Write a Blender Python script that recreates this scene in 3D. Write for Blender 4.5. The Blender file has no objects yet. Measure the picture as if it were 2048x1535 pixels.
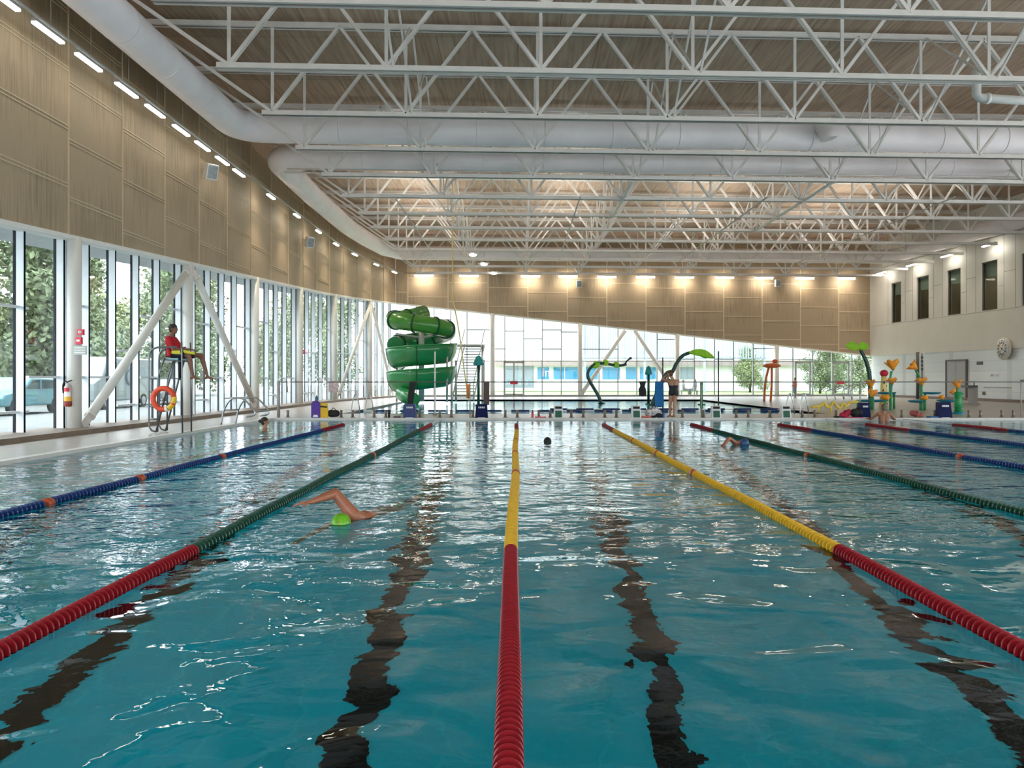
import bpy, bmesh, math, random
from mathutils import Vector, Matrix, Euler
random.seed(7)
S = bpy.context.scene
COL = S.collection
PI = math.pi
H = 1.36                      # eye height above the water
F = 1590.0                    # focal length in pixels of the 2048 wide frame
# ------------------------------------------------------------------ camera
cd = bpy.data.cameras.new('camera'); cam = bpy.data.objects.new('camera', cd); COL.objects.link(cam)
cd.sensor_width = 36.0; cd.lens = 36.0 * F / 2048.0
cam.location = (0, 0, H); cam.rotation_euler = (PI / 2, 0, 0)
cd.shift_x = -12.0 / 2048.0; cd.shift_y = -10.5 / 2048.0
cd.clip_end = 500
S.camera = cam
# ------------------------------------------------------------------ view and world
S.view_settings.view_transform = 'Standard'; S.view_settings.look = 'None'
S.view_settings.gamma = 1.0; S.view_settings.use_curve_mapping = False
S.view_settings.exposure = 1.0
SKY = 3.2
LAMP = 0.33
w = bpy.data.worlds.new('sky'); S.world = w; w.use_nodes = True
wn = w.node_tree; wn.nodes.clear()
wo = wn.nodes.new('ShaderNodeOutputWorld'); wb = wn.nodes.new('ShaderNodeBackground')
wtc = wn.nodes.new('ShaderNodeTexCoord'); wns = wn.nodes.new('ShaderNodeTexNoise'); wr = wn.nodes.new('ShaderNodeValToRGB')
wns.inputs['Scale'].default_value = 2.2
wr.color_ramp.elements[0].color = (.82, .89, .95, 1); wr.color_ramp.elements[0].position = .35
wr.color_ramp.elements[1].color = (.97, .98, 1.0, 1); wr.color_ramp.elements[1].position = .65
wn.links.new(wtc.outputs['Generated'], wns.inputs['Vector']); wn.links.new(wns.outputs['Fac'], wr.inputs['Fac'])
wn.links.new(wr.outputs['Color'], wb.inputs['Color']); wn.links.new(wb.outputs['Background'], wo.inputs['Surface'])
wb.inputs['Strength'].default_value = SKY
try:
    cy = S.cycles
    cy.max_bounces = 10; cy.diffuse_bounces = 4; cy.glossy_bounces = 4; cy.transmission_bounces = 6
    cy.transparent_max_bounces = 16; cy.sample_clamp_indirect = 6.0; cy.use_denoising = True
    cy.caustics_reflective = True; cy.caustics_refractive = True
except Exception:
    pass

# ------------------------------------------------------------------ helpers
def P(px, py, D):
    return Vector(((px - 1036.0) / F * D, D, H - (py - 757.0) / F * D))
def XL(y):                     # face of the timber wall on the left: straight, then curving in
    return -10.7 if y < 43 else -10.7 + 1.85 * ((y - 43) / 14.5) ** 1.5
def BY(x):                     # face of the timber wall at the back
    return 58.0 + .0555 * x
def XR(y):                     # face of the right wall
    return 26.33 + .0555 * (59.46 - y)

MATS = {}
def mat(name, color, rough=.5, metal=0.0, spec=.5, noise=0.0, nscale=5.0, stretch=(1, 1, 1), emit=None, es=0.0, bump=0.0, coat=0.0, alpha=None):
    if name in MATS: return MATS[name]
    m = bpy.data.materials.new(name); m.use_nodes = True
    nt = m.node_tree; b = nt.nodes['Principled BSDF']
    b.inputs['Base Color'].default_value = (*color, 1); b.inputs['Roughness'].default_value = rough
    b.inputs['Metallic'].default_value = metal; b.inputs['Specular IOR Level'].default_value = spec
    b.inputs['Coat Weight'].default_value = coat
    if emit:
        b.inputs['Emission Color'].default_value = (*emit, 1); b.inputs['Emission Strength'].default_value = es
    if noise or bump:
        tc = nt.nodes.new('ShaderNodeTexCoord'); mp = nt.nodes.new('ShaderNodeMapping'); n = nt.nodes.new('ShaderNodeTexNoise')
        mp.inputs['Scale'].default_value = stretch
        n.inputs['Scale'].default_value = nscale; n.inputs['Detail'].default_value = 4
        nt.links.new(tc.outputs['Object'], mp.inputs['Vector']); nt.links.new(mp.outputs['Vector'], n.inputs['Vector'])
        if noise:
            r = nt.nodes.new('ShaderNodeValToRGB')
            r.color_ramp.elements[0].position = .3; r.color_ramp.elements[1].position = .7
            r.color_ramp.elements[0].color = tuple(max(0, c * (1 - noise)) for c in color) + (1,)
            r.color_ramp.elements[1].color = tuple(min(1, c * (1 + noise)) for c in color) + (1,)
            nt.links.new(n.outputs['Fac'], r.inputs['Fac']); nt.links.new(r.outputs['Color'], b.inputs['Base Color'])
        if bump:
            bp = nt.nodes.new('ShaderNodeBump'); bp.inputs['Distance'].default_value = bump
            nt.links.new(n.outputs['Fac'], bp.inputs['Height']); nt.links.new(bp.outputs['Normal'], b.inputs['Normal'])
    MATS[name] = m
    return m

def glass_mat(name, tint, ior=1.30):
    m = bpy.data.materials.new(name); m.use_nodes = True; nt = m.node_tree; nt.nodes.clear()
    o = nt.nodes.new('ShaderNodeOutputMaterial'); mx = nt.nodes.new('ShaderNodeMixShader')
    t = nt.nodes.new('ShaderNodeBsdfTransparent'); g = nt.nodes.new('ShaderNodeBsdfGlossy')
    t.inputs['Color'].default_value = (*tint, 1); g.inputs['Roughness'].default_value = .01
    fr = nt.nodes.new('ShaderNodeFresnel')
    gm = nt.nodes.new('ShaderNodeNewGeometry'); mr = nt.nodes.new('ShaderNodeMapRange')   # same reflectance on both faces of the sheet
    mr.inputs['To Min'].default_value = ior; mr.inputs['To Max'].default_value = 1 / ior
    nt.links.new(gm.outputs['Backfacing'], mr.inputs['Value']); nt.links.new(mr.outputs[0], fr.inputs['IOR'])
    nt.links.new(fr.outputs['Fac'], mx.inputs['Fac'])
    nt.links.new(t.outputs[0], mx.inputs[1]); nt.links.new(g.outputs[0], mx.inputs[2]); nt.links.new(mx.outputs[0], o.inputs['Surface'])
    MATS[name] = m; return m

OFF = {}; KIDS = {}
def setp(o, **k):
    for a, b in k.items():
        if b is not None: o[a] = b
def register(o, parent, off):
    OFF[o.name] = off
    if parent is not None:
        o.parent = parent; KIDS.setdefault(parent.name, []).append(o)
class MB:
    def __init__(s): s.v = []; s.f = []; s.m = []; s.sm = []
    def add(s, vs, fs, mi=0, smooth=False):
        b = len(s.v); s.v += [Vector(v) for v in vs]
        for f in fs: s.f.append(tuple(b + i for i in f)); s.m.append(mi); s.sm.append(smooth)
        return s
    def box(s, c, d, mi=0, R=None):
        hx, hy, hz = d[0] / 2, d[1] / 2, d[2] / 2
        vs = [Vector((x, y, z)) for x in (-hx, hx) for y in (-hy, hy) for z in (-hz, hz)]
        if R is not None: vs = [R @ v for v in vs]
        c = Vector(c)
        return s.add([v + c for v in vs], [(0, 1, 3, 2), (4, 6, 7, 5), (0, 4, 5, 1), (2, 3, 7, 6), (0, 2, 6, 4), (1, 5, 7, 3)], mi)
    def bx(s, x0, x1, y0, y1, z0, z1, mi=0):
        return s.box(((x0 + x1) / 2, (y0 + y1) / 2, (z0 + z1) / 2), (abs(x1 - x0), abs(y1 - y0), abs(z1 - z0)), mi)
    def beam(s, a, b, w_, h_, mi=0, up=(0, 0, 1)):
        a = Vector(a); b = Vector(b); d = b - a; L = d.length
        y = d.normalized(); z = Vector(up); x = y.cross(z)
        if x.length < 1e-4: x = y.cross(Vector((1, 0, 0)))
        x.normalize(); z = x.cross(y)
        R = Matrix((x, y, z)).transposed()
        return s.box((a + b) / 2, (w_, L, h_), mi, R)
    def tube(s, pts, r, n=10, mi=0, closed=False, cap=True):
        pts = [Vector(p) for p in pts]; N = len(pts)
        rs = r if isinstance(r, (list, tuple)) else [r] * N
        prev = None; vs = []
        for i, p in enumerate(pts):
            if closed: t = pts[(i + 1) % N] - pts[i - 1]
            else: t = pts[min(i + 1, N - 1)] - pts[max(i - 1, 0)]
            t.normalize()
            if prev is None:
                u = t.cross(Vector((0, 0, 1)))
                if u.length < .05: u = t.cross(Vector((0, 1, 0)))
            else:
                u = prev - t * prev.dot(t)
                if u.length < 1e-5: u = t.cross(Vector((1, 0, 0)))
            u.normalize(); prev = u; v = t.cross(u)
            for k in range(n):
                a = 2 * PI * k / n
                vs.append(p + (u * math.cos(a) + v * math.sin(a)) * rs[i])
        fs = []
        for i in range(N if closed else N - 1):
            j = (i + 1) % N
            for k in range(n):
                fs.append((i * n + k, i * n + (k + 1) % n, j * n + (k + 1) % n, j * n + k))
        s.add(vs, fs, mi, True)
        if cap and not closed:
            b = len(s.v) - len(vs)
            s.f.append(tuple(b + k for k in reversed(range(n)))); s.m.append(mi); s.sm.append(False)
            s.f.append(tuple(b + (N - 1) * n + k for k in range(n))); s.m.append(mi); s.sm.append(False)
        return s
    def ell(s, c, r, mi=0, n=12, m_=8, R=None):
        c = Vector(c); r = (r, r, r) if not isinstance(r, (tuple, list)) else r
        vs = []; fs = []
        for i in range(1, m_):
            th = PI * i / m_
            for k in range(n):
                a = 2 * PI * k / n
                vs.append(Vector((r[0] * math.sin(th) * math.cos(a), r[1] * math.sin(th) * math.sin(a), r[2] * math.cos(th))))
        top = len(vs); vs.append(Vector((0, 0, r[2]))); bot = len(vs); vs.append(Vector((0, 0, -r[2])))
        for i in range(m_ - 2):
            for k in range(n): fs.append((i * n + k, (i + 1) * n + k, (i + 1) * n + (k + 1) % n, i * n + (k + 1) % n))
        for k in range(n):
            fs.append((top, k, (k + 1) % n)); fs.append((bot, (m_ - 2) * n + (k + 1) % n, (m_ - 2) * n + k))
        if R is not None: vs = [R @ v for v in vs]
        return s.add([v + c for v in vs], fs, mi, True)
    def caps(s, a, b, ra, rb, n=14):       # a tapered capsule
        a = Vector(a); b = Vector(b); d = (b - a)
        if d.length < 1e-5: return s.ell(a, ra)
        t = d.normalized(); pts = []; rs = []
        for k in (0, 1, 2, 3):
            an = PI / 2 * k / 4; pts.append(a - t * ra * math.cos(an)); rs.append(max(.002, ra * math.sin(an)))
        pts.append(a); rs.append(ra); pts.append(b); rs.append(rb)
        for k in (3, 2, 1, 0):
            an = PI / 2 * k / 4; pts.append(b + t * rb * math.cos(an)); rs.append(max(.002, rb * math.sin(an)))
        return s.tube(pts, rs, n)
    def lathe(s, c, prof, n=20, mi=0, R=None, arc=2 * PI):
        c = Vector(c); vs = []; fs = []
        full = abs(arc - 2 * PI) < 1e-6; nn = n if full else n + 1
        for (r, z) in prof:
            for k in range(nn):
                a = arc * k / n; v = Vector((r * math.cos(a), r * math.sin(a), z))
                vs.append((R @ v if R is not None else v) + c)
        for i in range(len(prof) - 1):
            for k in range(n):
                j = (k + 1) % nn
                fs.append((i * nn + k, i * nn + j, (i + 1) * nn + j, (i + 1) * nn + k))
        return s.add(vs, fs, mi, True)
    def prism(s, poly, vec, mi=0):         # closed polygon of 3D points pushed along vec
        poly = [Vector(p) for p in poly]; n = len(poly); vec = Vector(vec)
        fs = [tuple(range(n)), tuple(reversed(range(n, 2 * n)))]
        for k in range(n): fs.append((k, n + k, n + (k + 1) % n, (k + 1) % n))
        return s.add(poly + [p + vec for p in poly], fs, mi)
    def build(s, name, mats, parent=None, origin=None, fixn=True):
        if not isinstance(mats, (list, tuple)): mats = [mats]
        off = OFF[parent.name] if parent is not None else Vector(origin) if origin is not None else Vector((0, 0, 0))
        me = bpy.data.meshes.new(name)
        me.from_pydata([v - off for v in s.v], [], s.f)
        for m in mats: me.materials.append(m)
        me.polygons.foreach_set('material_index', s.m); me.polygons.foreach_set('use_smooth', s.sm)
        if fixn:
            bm = bmesh.new(); bm.from_mesh(me); bmesh.ops.recalc_face_normals(bm, faces=bm.faces); bm.to_mesh(me); bm.free()
        me.update()
        o = bpy.data.objects.new(name, me); COL.objects.link(o)
        if parent is None: o.location = off
        register(o, parent, off)
        return o
def thing(name, loc, label=None, cat=None, group=None, kind=None, rz=0.0, local=False):
    o = bpy.data.objects.new(name, None); COL.objects.link(o); o.location = loc; o.rotation_euler = (0, 0, rz)
    o.empty_display_size = .2
    OFF[o.name] = Vector((0, 0, 0)) if local else Vector(loc)
    setp(o, label=label, category=cat, group=group, kind=kind)
    return o
def tag(o, label=None, cat=None, group=None, kind=None):
    setp(o, label=label, category=cat, group=group, kind=kind); return o
def copy_tree(o, loc=None, label=None, parent=None):
    c = o.copy(); COL.objects.link(c)
    if parent is not None: c.parent = parent
    if loc is not None: c.location = loc
    if label: c['label'] = label
    OFF[c.name] = Vector(loc) if loc is not None else OFF[o.name]
    KIDS[c.name] = []
    for k in KIDS.get(o.name, []):
        KIDS[c.name].append(copy_tree(k, None, None, c))
    return c
def light_area(name, loc, sx, sy, power, color, rot=(0, 0, 0), spread=PI, parent=None):
    l = bpy.data.lights.new(name, 'AREA'); l.shape = 'RECTANGLE'; l.size = sx; l.size_y = sy; l.energy = power; l.color = color
    l.spread = spread
    o = bpy.data.objects.new(name, l); COL.objects.link(o)
    if parent is not None:
        loc = Vector(loc) - OFF[parent.name]; o.parent = parent
    o.location = loc; o.rotation_euler = rot
    return o
def arc_pts(pts, n=6):            # smooth curve through points
    pts = [Vector(p) for p in pts]; out = []
    for i in range(len(pts) - 1):
        p0 = pts[max(i - 1, 0)]; p1 = pts[i]; p2 = pts[i + 1]; p3 = pts[min(i + 2, len(pts) - 1)]
        for k in range(n):
            t = k / n
            out.append(.5 * ((2 * p1) + (p2 - p0) * t + (2 * p0 - 5 * p1 + 4 * p2 - p3) * t * t + (3 * p1 - p0 - 3 * p2 + p3) * t ** 3))
    out.append(pts[-1]); return out
def text_mesh(name, body, size, mat_, parent, loc, rot, extrude=.003):
    cu = bpy.data.curves.new(name + '_c', 'FONT'); cu.body = body; cu.size = size; cu.extrude = extrude
    cu.align_x = 'CENTER'; cu.align_y = 'CENTER'
    t = bpy.data.objects.new(name + '_t', cu); COL.objects.link(t)
    dg = bpy.context.evaluated_depsgraph_get()
    me = bpy.data.meshes.new_from_object(t.evaluated_get(dg)); bpy.data.objects.remove(t); bpy.data.curves.remove(cu)
    me.materials.clear(); me.materials.append(mat_)
    o = bpy.data.objects.new(name, me); COL.objects.link(o)
    o.location = Vector(loc) - OFF[parent.name]; o.rotation_euler = rot
    register(o, parent, OFF[parent.name]); return o
def ordw(i): return ['nearest', 'second nearest', 'third nearest', 'fourth nearest', 'fifth nearest', 'sixth nearest', 'seventh nearest', 'eighth nearest', 'ninth nearest', 'tenth nearest', 'eleventh nearest', 'twelfth nearest', 'thirteenth nearest', 'fourteenth nearest', 'fifteenth nearest', 'sixteenth nearest'][i]
ORD = ['leftmost', 'second', 'third', 'fourth', 'fifth', 'sixth', 'seventh', 'eighth', 'ninth', 'tenth', 'eleventh', 'twelfth', 'thirteenth', 'fourteenth', 'fifteenth', 'sixteenth', 'seventeenth', 'eighteenth', 'nineteenth', 'twentieth', 'twenty-first', 'twenty-second', 'twenty-third', 'twenty-fourth', 'twenty-fifth', 'twenty-sixth', 'twenty-seventh', 'twenty-eighth']
def ordl(i): return 'leftmost' if i == 0 else ORD[i] + ' from the left'

# ------------------------------------------------------------------ materials
steel = mat('painted_steel', (.76, .73, .69), .45, noise=.05, nscale=3)
duct_m = mat('duct_fabric_white', (.88, .83, .84), .5, noise=.04, nscale=1.5)
white_m = mat('white_paint', (.80, .80, .77), .5, noise=.03, nscale=4)
col_m = mat('column_paint', (.74, .74, .70), .4, noise=.03, nscale=3)
batten_m = mat('timber_batten', (.62, .50, .34), .5, noise=.06, nscale=6)
chrome = mat('stainless_steel', (.42, .44, .46), .28, metal=.9, noise=.08, nscale=20)
darkfr = mat('dark_gasket', (.006, .010, .018), .9, spec=.05, noise=.2, nscale=8)
alu = mat('pale_aluminium', (.70, .76, .80), .35, metal=.1, noise=.04, nscale=5)
deckm = mat('deck_tile', (.55, .50, .44), .35, noise=.10, nscale=3.5)
plinth_m = mat('tan_plinth', (.20, .15, .11), .5, noise=.15, nscale=5)
black = mat('black_fabric', (.01, .01, .012), .7, noise=.3, nscale=14)
glass = glass_mat('window_glass', (.96, .98, .98))

def panel_material():
    m = bpy.data.materials.new('perforated_timber'); m.use_nodes = True; nt = m.node_tree; b = nt.nodes['Principled BSDF']
    tc = nt.nodes.new('ShaderNodeTexCoord'); mp = nt.nodes.new('ShaderNodeMapping'); n = nt.nodes.new('ShaderNodeTexNoise')
    mp.inputs['Scale'].default_value = (9, 9, .35); n.inputs['Scale'].default_value = 2.2; n.inputs['Detail'].default_value = 5
    n2 = nt.nodes.new('ShaderNodeTexNoise'); n2.inputs['Scale'].default_value = .35
    add = nt.nodes.new('ShaderNodeMath'); add.operation = 'ADD'
    r = nt.nodes.new('ShaderNodeValToRGB')
    r.color_ramp.elements[0].position = .75; r.color_ramp.elements[0].color = (.30, .225, .145, 1)
    r.color_ramp.elements[1].position = 1.25 if False else 1.0; r.color_ramp.elements[1].color = (.42, .32, .21, 1)
    b.inputs['Roughness'].default_value = .6
    L = nt.links
    L.new(tc.outputs['Object'], mp.inputs['Vector']); L.new(mp.outputs['Vector'], n.inputs['Vector']); L.new(tc.outputs['Object'], n2.inputs['Vector'])
    L.new(n.outputs['Fac'], add.inputs[0]); L.new(n2.outputs['Fac'], add.inputs[1])
    L.new(add.outputs[0], r.inputs['Fac']); L.new(r.outputs['Color'], b.inputs['Base Color'])
    # rows of small perforations
    v = nt.nodes.new('ShaderNodeTexVoronoi'); v.inputs['Scale'].default_value = 26; v.inputs['Randomness'].default_value = 0
    bp = nt.nodes.new('ShaderNodeBump'); bp.inputs['Distance'].default_value = .01; bp.inputs['Strength'].default_value = .5
    L.new(tc.outputs['Object'], v.inputs['Vector']); L.new(v.outputs['Distance'], bp.inputs['Height']); L.new(bp.outputs['Normal'], b.inputs['Normal'])
    return m
panel_m = panel_material()
def ceiling_material():
    m = bpy.data.materials.new('timber_deck'); m.use_nodes = True; nt = m.node_tree; b = nt.nodes['Principled BSDF']; L = nt.links
    tc = nt.nodes.new('ShaderNodeTexCoord'); mp = nt.nodes.new('ShaderNodeMapping'); n = nt.nodes.new('ShaderNodeTexNoise')
    mp.inputs['Scale'].default_value = (6, .35, 1); n.inputs['Scale'].default_value = 1.6; n.inputs['Detail'].default_value = 6
    r = nt.nodes.new('ShaderNodeValToRGB')
    r.color_ramp.elements[0].position = .3; r.color_ramp.elements[0].color = (.38, .26, .18, 1)
    r.color_ramp.elements[1].position = .7; r.color_ramp.elements[1].color = (.58, .45, .34, 1)
    br = nt.nodes.new('ShaderNodeTexBrick'); br.inputs['Scale'].default_value = 1.0
    br.inputs['Brick Width'].default_value = 2.4; br.inputs['Row Height'].default_value = 3.33; br.inputs['Mortar Size'].default_value = .012
    br.inputs['Color1'].default_value = (1, 1, 1, 1); br.inputs['Color2'].default_value = (.86, .84, .82, 1); br.inputs['Mortar'].default_value = (.5, .42, .36, 1)
    mx = nt.nodes.new('ShaderNodeMix'); mx.data_type = 'RGBA'; mx.blend_type = 'MULTIPLY'; mx.inputs['Factor'].default_value = 1
    L.new(tc.outputs['Object'], mp.inputs['Vector']); L.new(mp.outputs['Vector'], n.inputs['Vector']); L.new(n.outputs['Fac'], r.inputs['Fac'])
    L.new(tc.outputs['Object'], br.inputs['Vector']); L.new(r.outputs['Color'], mx.inputs[6]); L.new(br.outputs['Color'], mx.inputs[7])
    L.new(mx.outputs[2], b.inputs['Base Color']); b.inputs['Roughness'].default_value = .7
    return m
def tile_material(name, c1, c2, mortar, w_, h_, msize, rough=.25, spec=.5, swap=None):
    m = bpy.data.materials.new(name); m.use_nodes = True; nt = m.node_tree; b = nt.nodes['Principled BSDF']; L = nt.links
    tc = nt.nodes.new('ShaderNodeTexCoord'); br = nt.nodes.new('ShaderNodeTexBrick')
    mp = nt.nodes.new('ShaderNodeMapping')
    if swap: mp.inputs['Rotation'].default_value = swap
    br.offset = 0; br.inputs['Scale'].default_value = 1; br.inputs['Brick Width'].default_value = w_; br.inputs['Row Height'].default_value = h_
    br.inputs['Mortar Size'].default_value = msize
    br.inputs['Color1'].default_value = (*c1, 1); br.inputs['Color2'].default_value = (*c2, 1); br.inputs['Mortar'].default_value = (*mortar, 1)
    L.new(tc.outputs['Object'], mp.inputs['Vector']); L.new(mp.outputs['Vector'], br.inputs['Vector'])
    L.new(br.outputs['Color'], b.inputs['Base Color']); b.inputs['Roughness'].default_value = rough; b.inputs['Specular IOR Level'].default_value = spec
    MATS[name] = m; return m
ceil_m = ceiling_material()
pool_tile = tile_material('pool_tile', (.035, .66, .84), (.03, .62, .80), (.07, .70, .86), .6, .6, .02, rough=.8, spec=.05)
wall_tile = tile_material('white_wall_tile', (.72, .76, .77), (.66, .71, .73), (.58, .60, .60), .6, .3, .012, swap=(PI / 2, 0, PI / 2))
deck_tile = tile_material('deck_small_tile', (.40, .36, .32), (.36, .32, .285), (.27, .24, .22), .3, .3, .01, rough=.3)
line_tile = mat('black_lane_tile', (.004, .006, .008), .8, spec=.05, noise=.3, nscale=8)

def water_material(name, tint, amp):
    m = bpy.data.materials.new(name); m.use_nodes = True; nt = m.node_tree; nt.nodes.clear(); L = nt.links
    N = nt.nodes.new
    o = N('ShaderNodeOutputMaterial'); mx = N('ShaderNodeMixShader')
    rf = N('ShaderNodeBsdfRefraction'); gl = N('ShaderNodeBsdfGlossy'); fr = N('ShaderNodeFresnel')
    rf.inputs['Color'].default_value = (*tint, 1); rf.inputs['IOR'].default_value = 1.33; rf.inputs['Roughness'].default_value = 0
    gl.inputs['Roughness'].default_value = .02; gl.inputs['Color'].default_value = (1, 1, 1, 1); fr.inputs['IOR'].default_value = 1.21
    tc = N('ShaderNodeTexCoord')
    def noise(scale, det, stretch=(1, 1, 1), dist=0.0):
        mp = N('ShaderNodeMapping'); mp.inputs['Scale'].default_value = stretch
        n = N('ShaderNodeTexNoise'); n.inputs['Scale'].default_value = scale; n.inputs['Detail'].default_value = det
        n.inputs['Distortion'].default_value = dist; n.inputs['Roughness'].default_value = .5
        L.new(tc.outputs['Object'], mp.inputs['Vector']); L.new(mp.outputs['Vector'], n.inputs['Vector']); return n.outputs['Fac']
    def math_(op, a, b_):
        k = N('ShaderNodeMath'); k.operation = op
        for i, x in enumerate((a, b_)):
            if isinstance(x, (int, float)): k.inputs[i].default_value = x
            else: L.new(x, k.inputs[i])
        return k.outputs[0]
    big = noise(1.15, 1.5, (1.0, 1.25, 1), .6); mid = noise(4.2, 2, (1, 1.2, 1), .4); fine = noise(11.0, 2, (1, 1, 1))
    # calmer patches: slow noise, and the quiet corner by the near wall
    sep = N('ShaderNodeSeparateXYZ'); L.new(tc.outputs['Object'], sep.inputs[0])
    patch = noise(.33, 1)
    pr = N('ShaderNodeMapRange'); pr.inputs['From Min'].default_value = .38; pr.inputs['From Max'].default_value = .62; pr.inputs['To Min'].default_value = .55; pr.inputs['To Max'].default_value = 1.15
    L.new(patch, pr.inputs['Value'])
    dr = N('ShaderNodeMapRange'); dr.interpolation_type = 'SMOOTHSTEP'
    dr.inputs['From Min'].default_value = 4.4; dr.inputs['From Max'].default_value = 8.5; dr.inputs['To Min'].default_value = .16; dr.inputs['To Max'].default_value = 1.0
    ysh = math_('ADD', sep.outputs['Y'], math_('MULTIPLY', sep.outputs['X'], -.28))
    L.new(ysh, dr.inputs['Value'])
    fa = N('ShaderNodeMapRange'); fa.interpolation_type = 'SMOOTHSTEP'
    fa.inputs['From Min'].default_value = 9; fa.inputs['From Max'].default_value = 20; fa.inputs['To Min'].default_value = 1.0; fa.inputs['To Max'].default_value = .30
    L.new(sep.outputs['Y'], fa.inputs['Value'])
    mask = math_('MULTIPLY', math_('MULTIPLY', pr.outputs[0], dr.outputs[0]), fa.outputs[0])
    h1 = math_('MULTIPLY', math_('MULTIPLY', big, .060 * amp), fa.outputs[0]); 
    h2 = math_('MULTIPLY', math_('MULTIPLY', mid, .026 * amp), mask); h3 = math_('MULTIPLY', math_('MULTIPLY', fine, .0065 * amp), mask)
    hh = math_('ADD', math_('ADD', h1, h2), h3)
    bp = N('ShaderNodeBump'); bp.inputs['Strength'].default_value = 1; bp.inputs['Distance'].default_value = 1
    L.new(hh, bp.inputs['Height'])
    for s_ in (rf, gl, fr): L.new(bp.outputs['Normal'], s_.inputs['Normal'])
    L.new(fr.outputs[0], mx.inputs[0]); L.new(rf.outputs[0], mx.inputs[1]); L.new(gl.outputs[0], mx.inputs[2]); L.new(mx.outputs[0], o.inputs['Surface'])
    return m
water_m = water_material('water', (.44, .97, 1.0), 1.0)

# ================================================================== SETTING
FZ = .06
PX0, PX1, PY0, PY1 = -8.12, 17.4, 1.2, 26.3       # lap pool
QX0, QX1, QY0, QY1 = -6.6, 11.5, 29.6, 50.0       # leisure pool
g = MB()
def deck(x0, x1, y0, y1): g.bx(x0, x1, y0, y1, -.35, FZ)
deck(-12.2, 31, -8, PY0); deck(-12.2, PX0, PY0, PY1); deck(PX1, 31, PY0, PY1)
deck(-12.2, 31, PY1, QY0); deck(-12.2, QX0, QY0, QY1); deck(QX1, 31, QY0, QY1); deck(-12.2, 31, QY1, 60.6)
fl = g.build('floor', deck_tile); tag(fl, 'pale tan tiled pool deck around both pools', kind='structure')
# basins
g = MB()
prof = [(PY0, -3.55), (9.2, -3.5), (13.5, -1.7), (PY1, -1.25)]
for (ya, za), (yb, zb) in zip(prof, prof[1:]):
    g.add([(PX0, ya, za), (PX1, ya, za), (PX1, yb, zb), (PX0, yb, zb)], [(0, 1, 2, 3)])
    for x in (PX0 + .012, PX1 - .012):
        g.add([(x, ya, za), (x, yb, zb), (x, yb, .003), (x, ya, .003)], [(0, 1, 2, 3)])
for y, z in ((PY0 + .012, -3.55), (PY1 - .012, -1.25)):
    g.add([(PX0, y, z), (PX1, y, z), (PX1, y, .003), (PX0, y, .003)], [(0, 1, 2, 3)])
tag(g.build('pool_basin', pool_tile, fixn=False), 'turquoise tiled basin of the lap pool', kind='structure')
g = MB()
for xa in (-6.3, -3.83, -1.3, 1.25, 3.78, 6.3, 8.85, 11.4, 14.0, 16.2):
    w_ = .15
    def fz(y):
        for (ya, za), (yb, zb) in zip(prof, prof[1:]):
            if ya <= y <= yb: return za + (zb - za) * (y - ya) / (yb - ya) + .012
    ys = [2.4, 6, 9.2, 13.5, 18, 24.3]
    for ya, yb in zip(ys, ys[1:]):
        g.add([(xa - w_, ya, fz(ya)), (xa + w_, ya, fz(ya)), (xa + w_, yb, fz(yb)), (xa - w_, yb, fz(yb))], [(0, 1, 2, 3)])
    for yt in (2.4, 24.3):
        g.add([(xa - .45, yt - .13, fz(yt) + .004), (xa + .45, yt - .13, fz(yt) + .004), (xa + .45, yt + .13, fz(yt) + .004), (xa - .45, yt + .13, fz(yt) + .004)], [(0, 1, 2, 3)])
tag(g.build('lane_floor_marking', line_tile, fixn=False), 'black tiled lane lines on the pool bottom', kind='structure')
g = MB()
g.add([(QX0, QY0, -1.0), (QX1, QY0, -1.0), (QX1, QY1, -.7), (QX0, QY1, -.7), (QX0, QY0, FZ - .01), (QX1, QY0, FZ - .01), (QX1, QY1, FZ - .01), (QX0, QY1, FZ - .01)],
      [(0, 1, 2, 3), (0, 1, 5, 4), (1, 2, 6, 5), (2, 3, 7, 6), (3, 0, 4, 7)])
tag(g.build('leisure_pool_basin', pool_tile, fixn=False), 'turquoise basin of the leisure pool behind the lap pool', kind='structure')
g = MB(); g.add([(PX0, PY0, 0), (PX1, PY0, 0), (PX1, PY1, 0), (PX0, PY1, 0)], [(0, 1, 2, 3)])
tag(g.build('pool_water', water_m, fixn=False), 'rippled turquoise water filling the lap pool', kind='stuff')
g = MB(); g.add([(QX0, QY0, -.02), (QX1, QY0, -.02), (QX1, QY1, -.02), (QX0, QY1, -.02)], [(0, 1, 2, 3)])
tag(g.build('leisure_pool_water', water_m, fixn=False), 'bright rippled water of the leisure pool', kind='stuff')
g = MB()
cw = .16
g.bx(PX0 - cw, PX0 + .02, PY0 - cw, PY1 + cw, .0, FZ + .006); g.bx(PX1 - .02, PX1 + cw, PY0 - cw, PY1 + cw, .0, FZ + .006)
g.bx(PX0, PX1, PY0 - cw, PY0 + .02, .0, FZ + .006); g.bx(PX0, PX1, PY1 - .02, PY1 + .05, .0, FZ + .006)
tag(g.build('trim_4', mat('coping_white', (.66, .64, .60), .4, noise=.05, nscale=6)), 'pale coping strip around the lap pool edge', kind='structure')
# ceiling
CZ = 8.76 + 2.62
g = MB(); g.bx(-12.6, 32, -8, 61, CZ, CZ + .3)
tag(g.build('ceiling', ceil_m), 'brown timber deck ceiling above the white trusses', kind='structure')
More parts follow.
